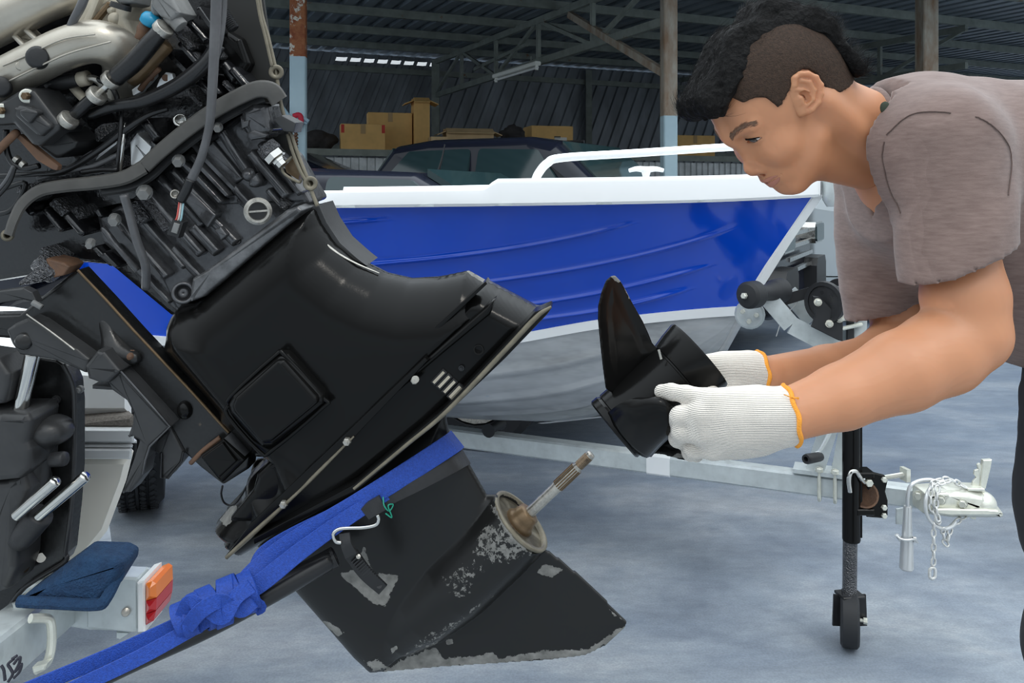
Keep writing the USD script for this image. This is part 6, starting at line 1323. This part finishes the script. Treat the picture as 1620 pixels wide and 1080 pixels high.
# trousers and shoes
def leg_sdf(X, Y, Z):
    d = sd_seg(X, Y, Z, P(1790, 560, 1.30), P(1780, 650, 1.30), .14)
    for a, k, n, b in ((hipN, kneeN, ankN, .012), (hipF, kneeF, ankF, 0)):
        d = smin(d, sd_seg(X, Y, Z, a, k, .092, .072), .05); d = smin(d, sd_seg(X, Y, Z, k, n, .080, .06), .03)
        if b: d = smin(d, sd_ell(X, Y, Z, P(1702, 790, 1.205), (.064, .07, .10)), .05)
    d = d + (meshkit.fbm(np.stack([X * 5, Y * 5, Z * 13], -1), 3, 4) - .5) * .014
    return np.maximum(np.maximum(d, Z - P(1700, 560, 1.25)[2]), .06 - Z)
put('trousers', surfnet(leg_sdf, (.66, 1.04, .03), (1.10, 1.62, 1.06), .009), M['trousers'], man, True)
for n in (ankN, ankF):
    put('shoe', surfnet(lambda X, Y, Z: np.maximum(smin(sd_seg(X, Y, Z, n + [-.17, 0, -.05], n + [.03, 0, -.045], .042, .045), sd_seg(X, Y, Z, n + [.01, 0, -.03], n + [.01, 0, .02], .05), .04), .0 - Z), n + [-.26, -.1, -.12], n + [.12, .1, .12], .006), M['black_plastic'], man, True)
# gloves
def hand(chains, cuff, extra=(), h=.0021):
    def fn(X, Y, Z):
        d = None
        for ch_, k in chains:
            c = None
            for (a, ra), (b, rb) in zip(ch_[:-1], ch_[1:]):
                s = sd_seg(X, Y, Z, a, b, ra, rb); c = s if c is None else smin(c, s, .004)
            d = c if d is None else smin(d, c, k)
        a, b, ra, rb = cuff; d = smin(d, sd_seg(X, Y, Z, a, b, ra, rb), .016)
        ca = (b - a) / np.linalg.norm(b - a)
        d = np.maximum(d, (X - b[0]) * ca[0] + (Y - b[1]) * ca[1] + (Z - b[2]) * ca[2])
        q = np.stack([X * 55, Y * 40, Z * 55], -1); return d + (meshkit.noise(q, 6) - .5) * .0016
    p = np.array([a for ch_, _ in chains for a, _ in ch_] + [cuff[0], cuff[1]]); return surfnet(fn, p.min(0) - .05, p.max(0) + .05, h)
C = lambda *q: [(P(x, y, z), r) for x, y, z, r in q]
near_ch = [(C((1195, 640, 1.035, .022), (1122, 634, 1.03, .0155)), .012), (C((1195, 655, 1.03, .024), (1108, 657, 1.022, .0165)), .012), (C((1195, 672, 1.03, .024), (1112, 684, 1.024, .0165)), .012), (C((1198, 690, 1.035, .022), (1128, 708, 1.032, .0155)), .012),
           (C((1122, 634, 1.032, .0145), (1086, 624, 1.040, .0112), (1062, 620, 1.050, .0102), (1046, 619, 1.058, .0092)), .004),
           (C((1108, 657, 1.024, .0150), (1076, 658, 1.034, .0125), (1066, 668, 1.062, .0112), (1078, 680, 1.082, .010)), .0035),
           (C((1112, 684, 1.026, .0150), (1079, 683, 1.034, .0122), (1072, 693, 1.060, .0110), (1084, 702, 1.080, .0098)), .0035),
           (C((1128, 708, 1.034, .0140), (1098, 710, 1.040, .0115), (1092, 716, 1.062, .0102), (1102, 720, 1.080, .0092)), .0035),
           (C((1185, 650, 1.05, .018), (1150, 640, 1.075, .0145), (1120, 622, 1.10, .0125), (1098, 606, 1.115, .011)), .010)]
near_glove = hand(near_ch, (P(1165, 670, 1.034), P(1250, 657, 1.032), .036, .0365))
g1 = put('glove', near_glove, M['glove'], man, True, label='white knitted glove on the near hand')
far_ch = [(C((1178, 585, 1.215, .021), (1122, 578, 1.205, .0155)), .012), (C((1178, 594, 1.22, .022), (1116, 592, 1.215, .016)), .012), (C((1178, 604, 1.225, .022), (1118, 606, 1.222, .016)), .012), (C((1180, 614, 1.228, .02), (1126, 620, 1.226, .015)), .012),
          (C((1122, 578, 1.205, .0145), (1092, 578, 1.205, .0115), (1066, 584, 1.200, .0105), (1050, 592, 1.195, .0095)), .004), (C((1116, 592, 1.215, .0148), (1082, 596, 1.212, .012), (1056, 604, 1.205, .011), (1040, 612, 1.198, .0098)), .0035),
          (C((1118, 606, 1.222, .0145), (1086, 614, 1.216, .0118), (1060, 622, 1.207, .0108), (1044, 630, 1.20, .0095)), .0035), (C((1126, 620, 1.226, .0135), (1100, 630, 1.22, .011), (1080, 638, 1.21, .010), (1066, 644, 1.203, .009)), .0035),
          (C((1180, 604, 1.20, .017), (1158, 618, 1.185, .014), (1138, 632, 1.172, .012), (1120, 640, 1.165, .0105)), .010)]
far_glove = hand(far_ch, (P(1150, 593, 1.21), P(1200, 594, 1.217), .032, .0345))
g2 = put('glove', far_glove, M['glove'], man, True, label='white knitted glove on the far hand')
def cuffring(c, ax, r, rt=.003, sx=1.0):
    u, v, w = frame(ax); a = np.linspace(0, 2 * np.pi, 60)
    return tube([c + (u * math.cos(t) * sx + v * math.sin(t)) * r * (1 + .012 * math.sin(11 * t)) + w * .0012 * math.sin(7 * t) for t in a], rt, 8, 0)
put('cuff_stitching', cuffring(P(1250, 657, 1.032), P(1250, 657, 1.032) - P(1165, 670, 1.034), .0362), M['orange'], g1, True, label='orange overlock stitching')
put('cuff_stitching', cuffring(P(1200, 594, 1.217), P(1200, 594, 1.217) - P(1150, 593, 1.21), .0342), M['orange'], g2, True, label='orange overlock stitching')
put('loose_thread', [tube([P(1240, 624, 1.01), P(1252, 628, 1.005), P(1264, 629 + k * 1.3, 1.003)], .0006, 5) for k in range(3)], M['orange'], g1, True)

# ---------------------------------------------------------------- the propeller
pr_ = thing('propeller', 'glossy black three-bladed boat propeller held in the gloved hands', 'propeller')
La, Ra = P(970, 680, 1.125), P(1107, 560, 1.135); pd = (Ra - La) / np.linalg.norm(Ra - La); Lp = np.linalg.norm(Ra - La)
hub = [(0, .026), (0, .0445), (.002, .0465), (.011, .0465), (.013, .0445), (.0145, .0440), (.016, .0455), (.10, .0455), (.112, .0462), (.113, .0450), (.115, .0450), (.116, .0468), (.132, .0505), (Lp - .003, .0535), (Lp, .0525), (Lp, .047), (.10, .042), (.10, .03)]
put('hub', lathe(La, Ra, hub, 56), M['black'], pr_, 35, attr=None)
put('inner_hub', lathe(La, Ra, [(.0, .012), (0, .03), (.11, .03), (.11, .012), (0, .012)], 32), M['dry_black'], pr_, True)
for k in range(3):
    a = k * 2.1 + .4; u, v, w = frame(pd); q = u * math.cos(a) + v * math.sin(a)
    put('hub_rib', bar(La + pd * .02 + q * .036, La + pd * .1 + q * .036, .008, .018, ref=q), M['black'], pr_)
def blade(poly, y0, kx, kz, cur, th, c0):
    q = np.array([(P(x, y, y0)[0], P(x, y, y0)[2]) for x, y in poly]); cx, cz = P(*c0, y0)[0], P(*c0, y0)[2]
    def fn(X, Y, Z):
        g = sd_poly(X[:, 0, :], Z[:, 0, :], q)[:, None, :]; yc = y0 + kx * (X - cx) + kz * (Z - cz) + cur * (X - cx) ** 2
        return np.maximum(g, (np.abs(Y - yc) - th * np.clip(-g / .02, .62, 1)) * .8)
    m = surfnet(fn, (q[:, 0].min() - .006, y0 - .11, q[:, 1].min() - .006), (q[:, 0].max() + .006, y0 + .11, q[:, 1].max() + .006), .0018); return m
b1 = [(957, 612), (952, 580), (947, 543), (942, 500), (942, 478), (947, 458), (955, 440), (963, 434), (970, 433), (979, 442), (989, 458), (998, 475), (1008, 492), (1018, 509), (1027, 528), (1034, 545), (1050, 562), (1020, 600), (980, 630)]
m = blade(b1, 1.115, .55, -.12, -7, .0042, (985, 540))
put('blade', m, M['black'], pr_, True, attr={'chip': chipmask(m, [([(960, 430), (972, 428), (985, 445), (978, 448), (968, 440)], .8, 4), ([(984, 450), (992, 452), (1000, 472), (994, 474)], .75, 4)])})
def surf(rows, th=.006):
    R = np.array([[P(*q) for q in catmull(np.array(r, float), 6)] for r in rows]); R = np.array([catmull(R[:, j], 6) for j in range(R.shape[1])])
    R = R.transpose(1, 0, 2); gx = np.gradient(R, axis=0); gy = np.gradient(R, axis=1); n = np.cross(gx, gy); n /= np.linalg.norm(n, axis=2, keepdims=True)
    e = np.minimum.outer(np.ones(R.shape[0]), np.minimum(np.arange(R.shape[1]), np.arange(R.shape[1])[::-1]) / 3.0); e = np.clip(e, .25, 1)[..., None]
    T, B = R + n * th / 2 * e, R - n * th / 2 * e
    rings = np.concatenate([T, B[:, ::-1]], 1); return loft(rings)
m = surf([[(962, 652, 1.088), (985, 690, 1.083), (1012, 716, 1.092), (1030, 722, 1.11)], [(978, 640, 1.066), (1012, 664, 1.052), (1034, 692, 1.066), (1044, 706, 1.09)], [(1000, 631, 1.056), (1038, 640, 1.04), (1060, 664, 1.046), (1066, 684, 1.07)], [(1022, 629, 1.054), (1050, 634, 1.044), (1066, 650, 1.050), (1072, 668, 1.066)]], .007)
put('blade', m, M['black'], pr_, True)
m = blade([(1010, 716), (1040, 690), (1070, 672), (1090, 690), (1098, 706), (1099, 718), (1090, 723), (1072, 722), (1050, 719), (1028, 720)], 1.155, -.5, .3, 0, .004, (1060, 705))
put('blade', m, M['black'], pr_, True, attr={'chip': chipmask(m, [([(1070, 716), (1100, 712), (1100, 726), (1060, 724)], .7, 4)])})
put('nick', bar(P(1042, 553, 1.09), P(1046, 568, 1.09), .002, .003), M['steel'], pr_)
# cord and ribbon tied on the blue post
cdp = P(470, 196, 7.8)
cd_ = thing('tied_cord', 'pale cord, red ribbon and rusty chain tied round the blue post', 'cord')
put('cord', [tube([P(447, 170, 7.75), P(456, 182, 7.75), P(466, 190, 7.77), P(486, 195, 7.8)], .018, 6), tube([P(462, 192, 7.77), P(476, 186, 7.77), P(488, 192, 7.8)], .02, 6)], M['cord_blue'], cd_, True)
put('ribbon', [tube([P(464, 184, 7.75), P(474, 182, 7.75), P(476, 194, 7.75), P(468, 202, 7.75), P(464, 192, 7.75)], .026, 6)], M['cord_red'], cd_, True)
put('chain', [tube([P(467 + .4 * (k % 2), 202 + 5 * k, 7.78), P(469, 205 + 5 * k, 7.78)], .022, 6, 0) for k in range(8)], M['rust'], cd_, True, kind='stuff')
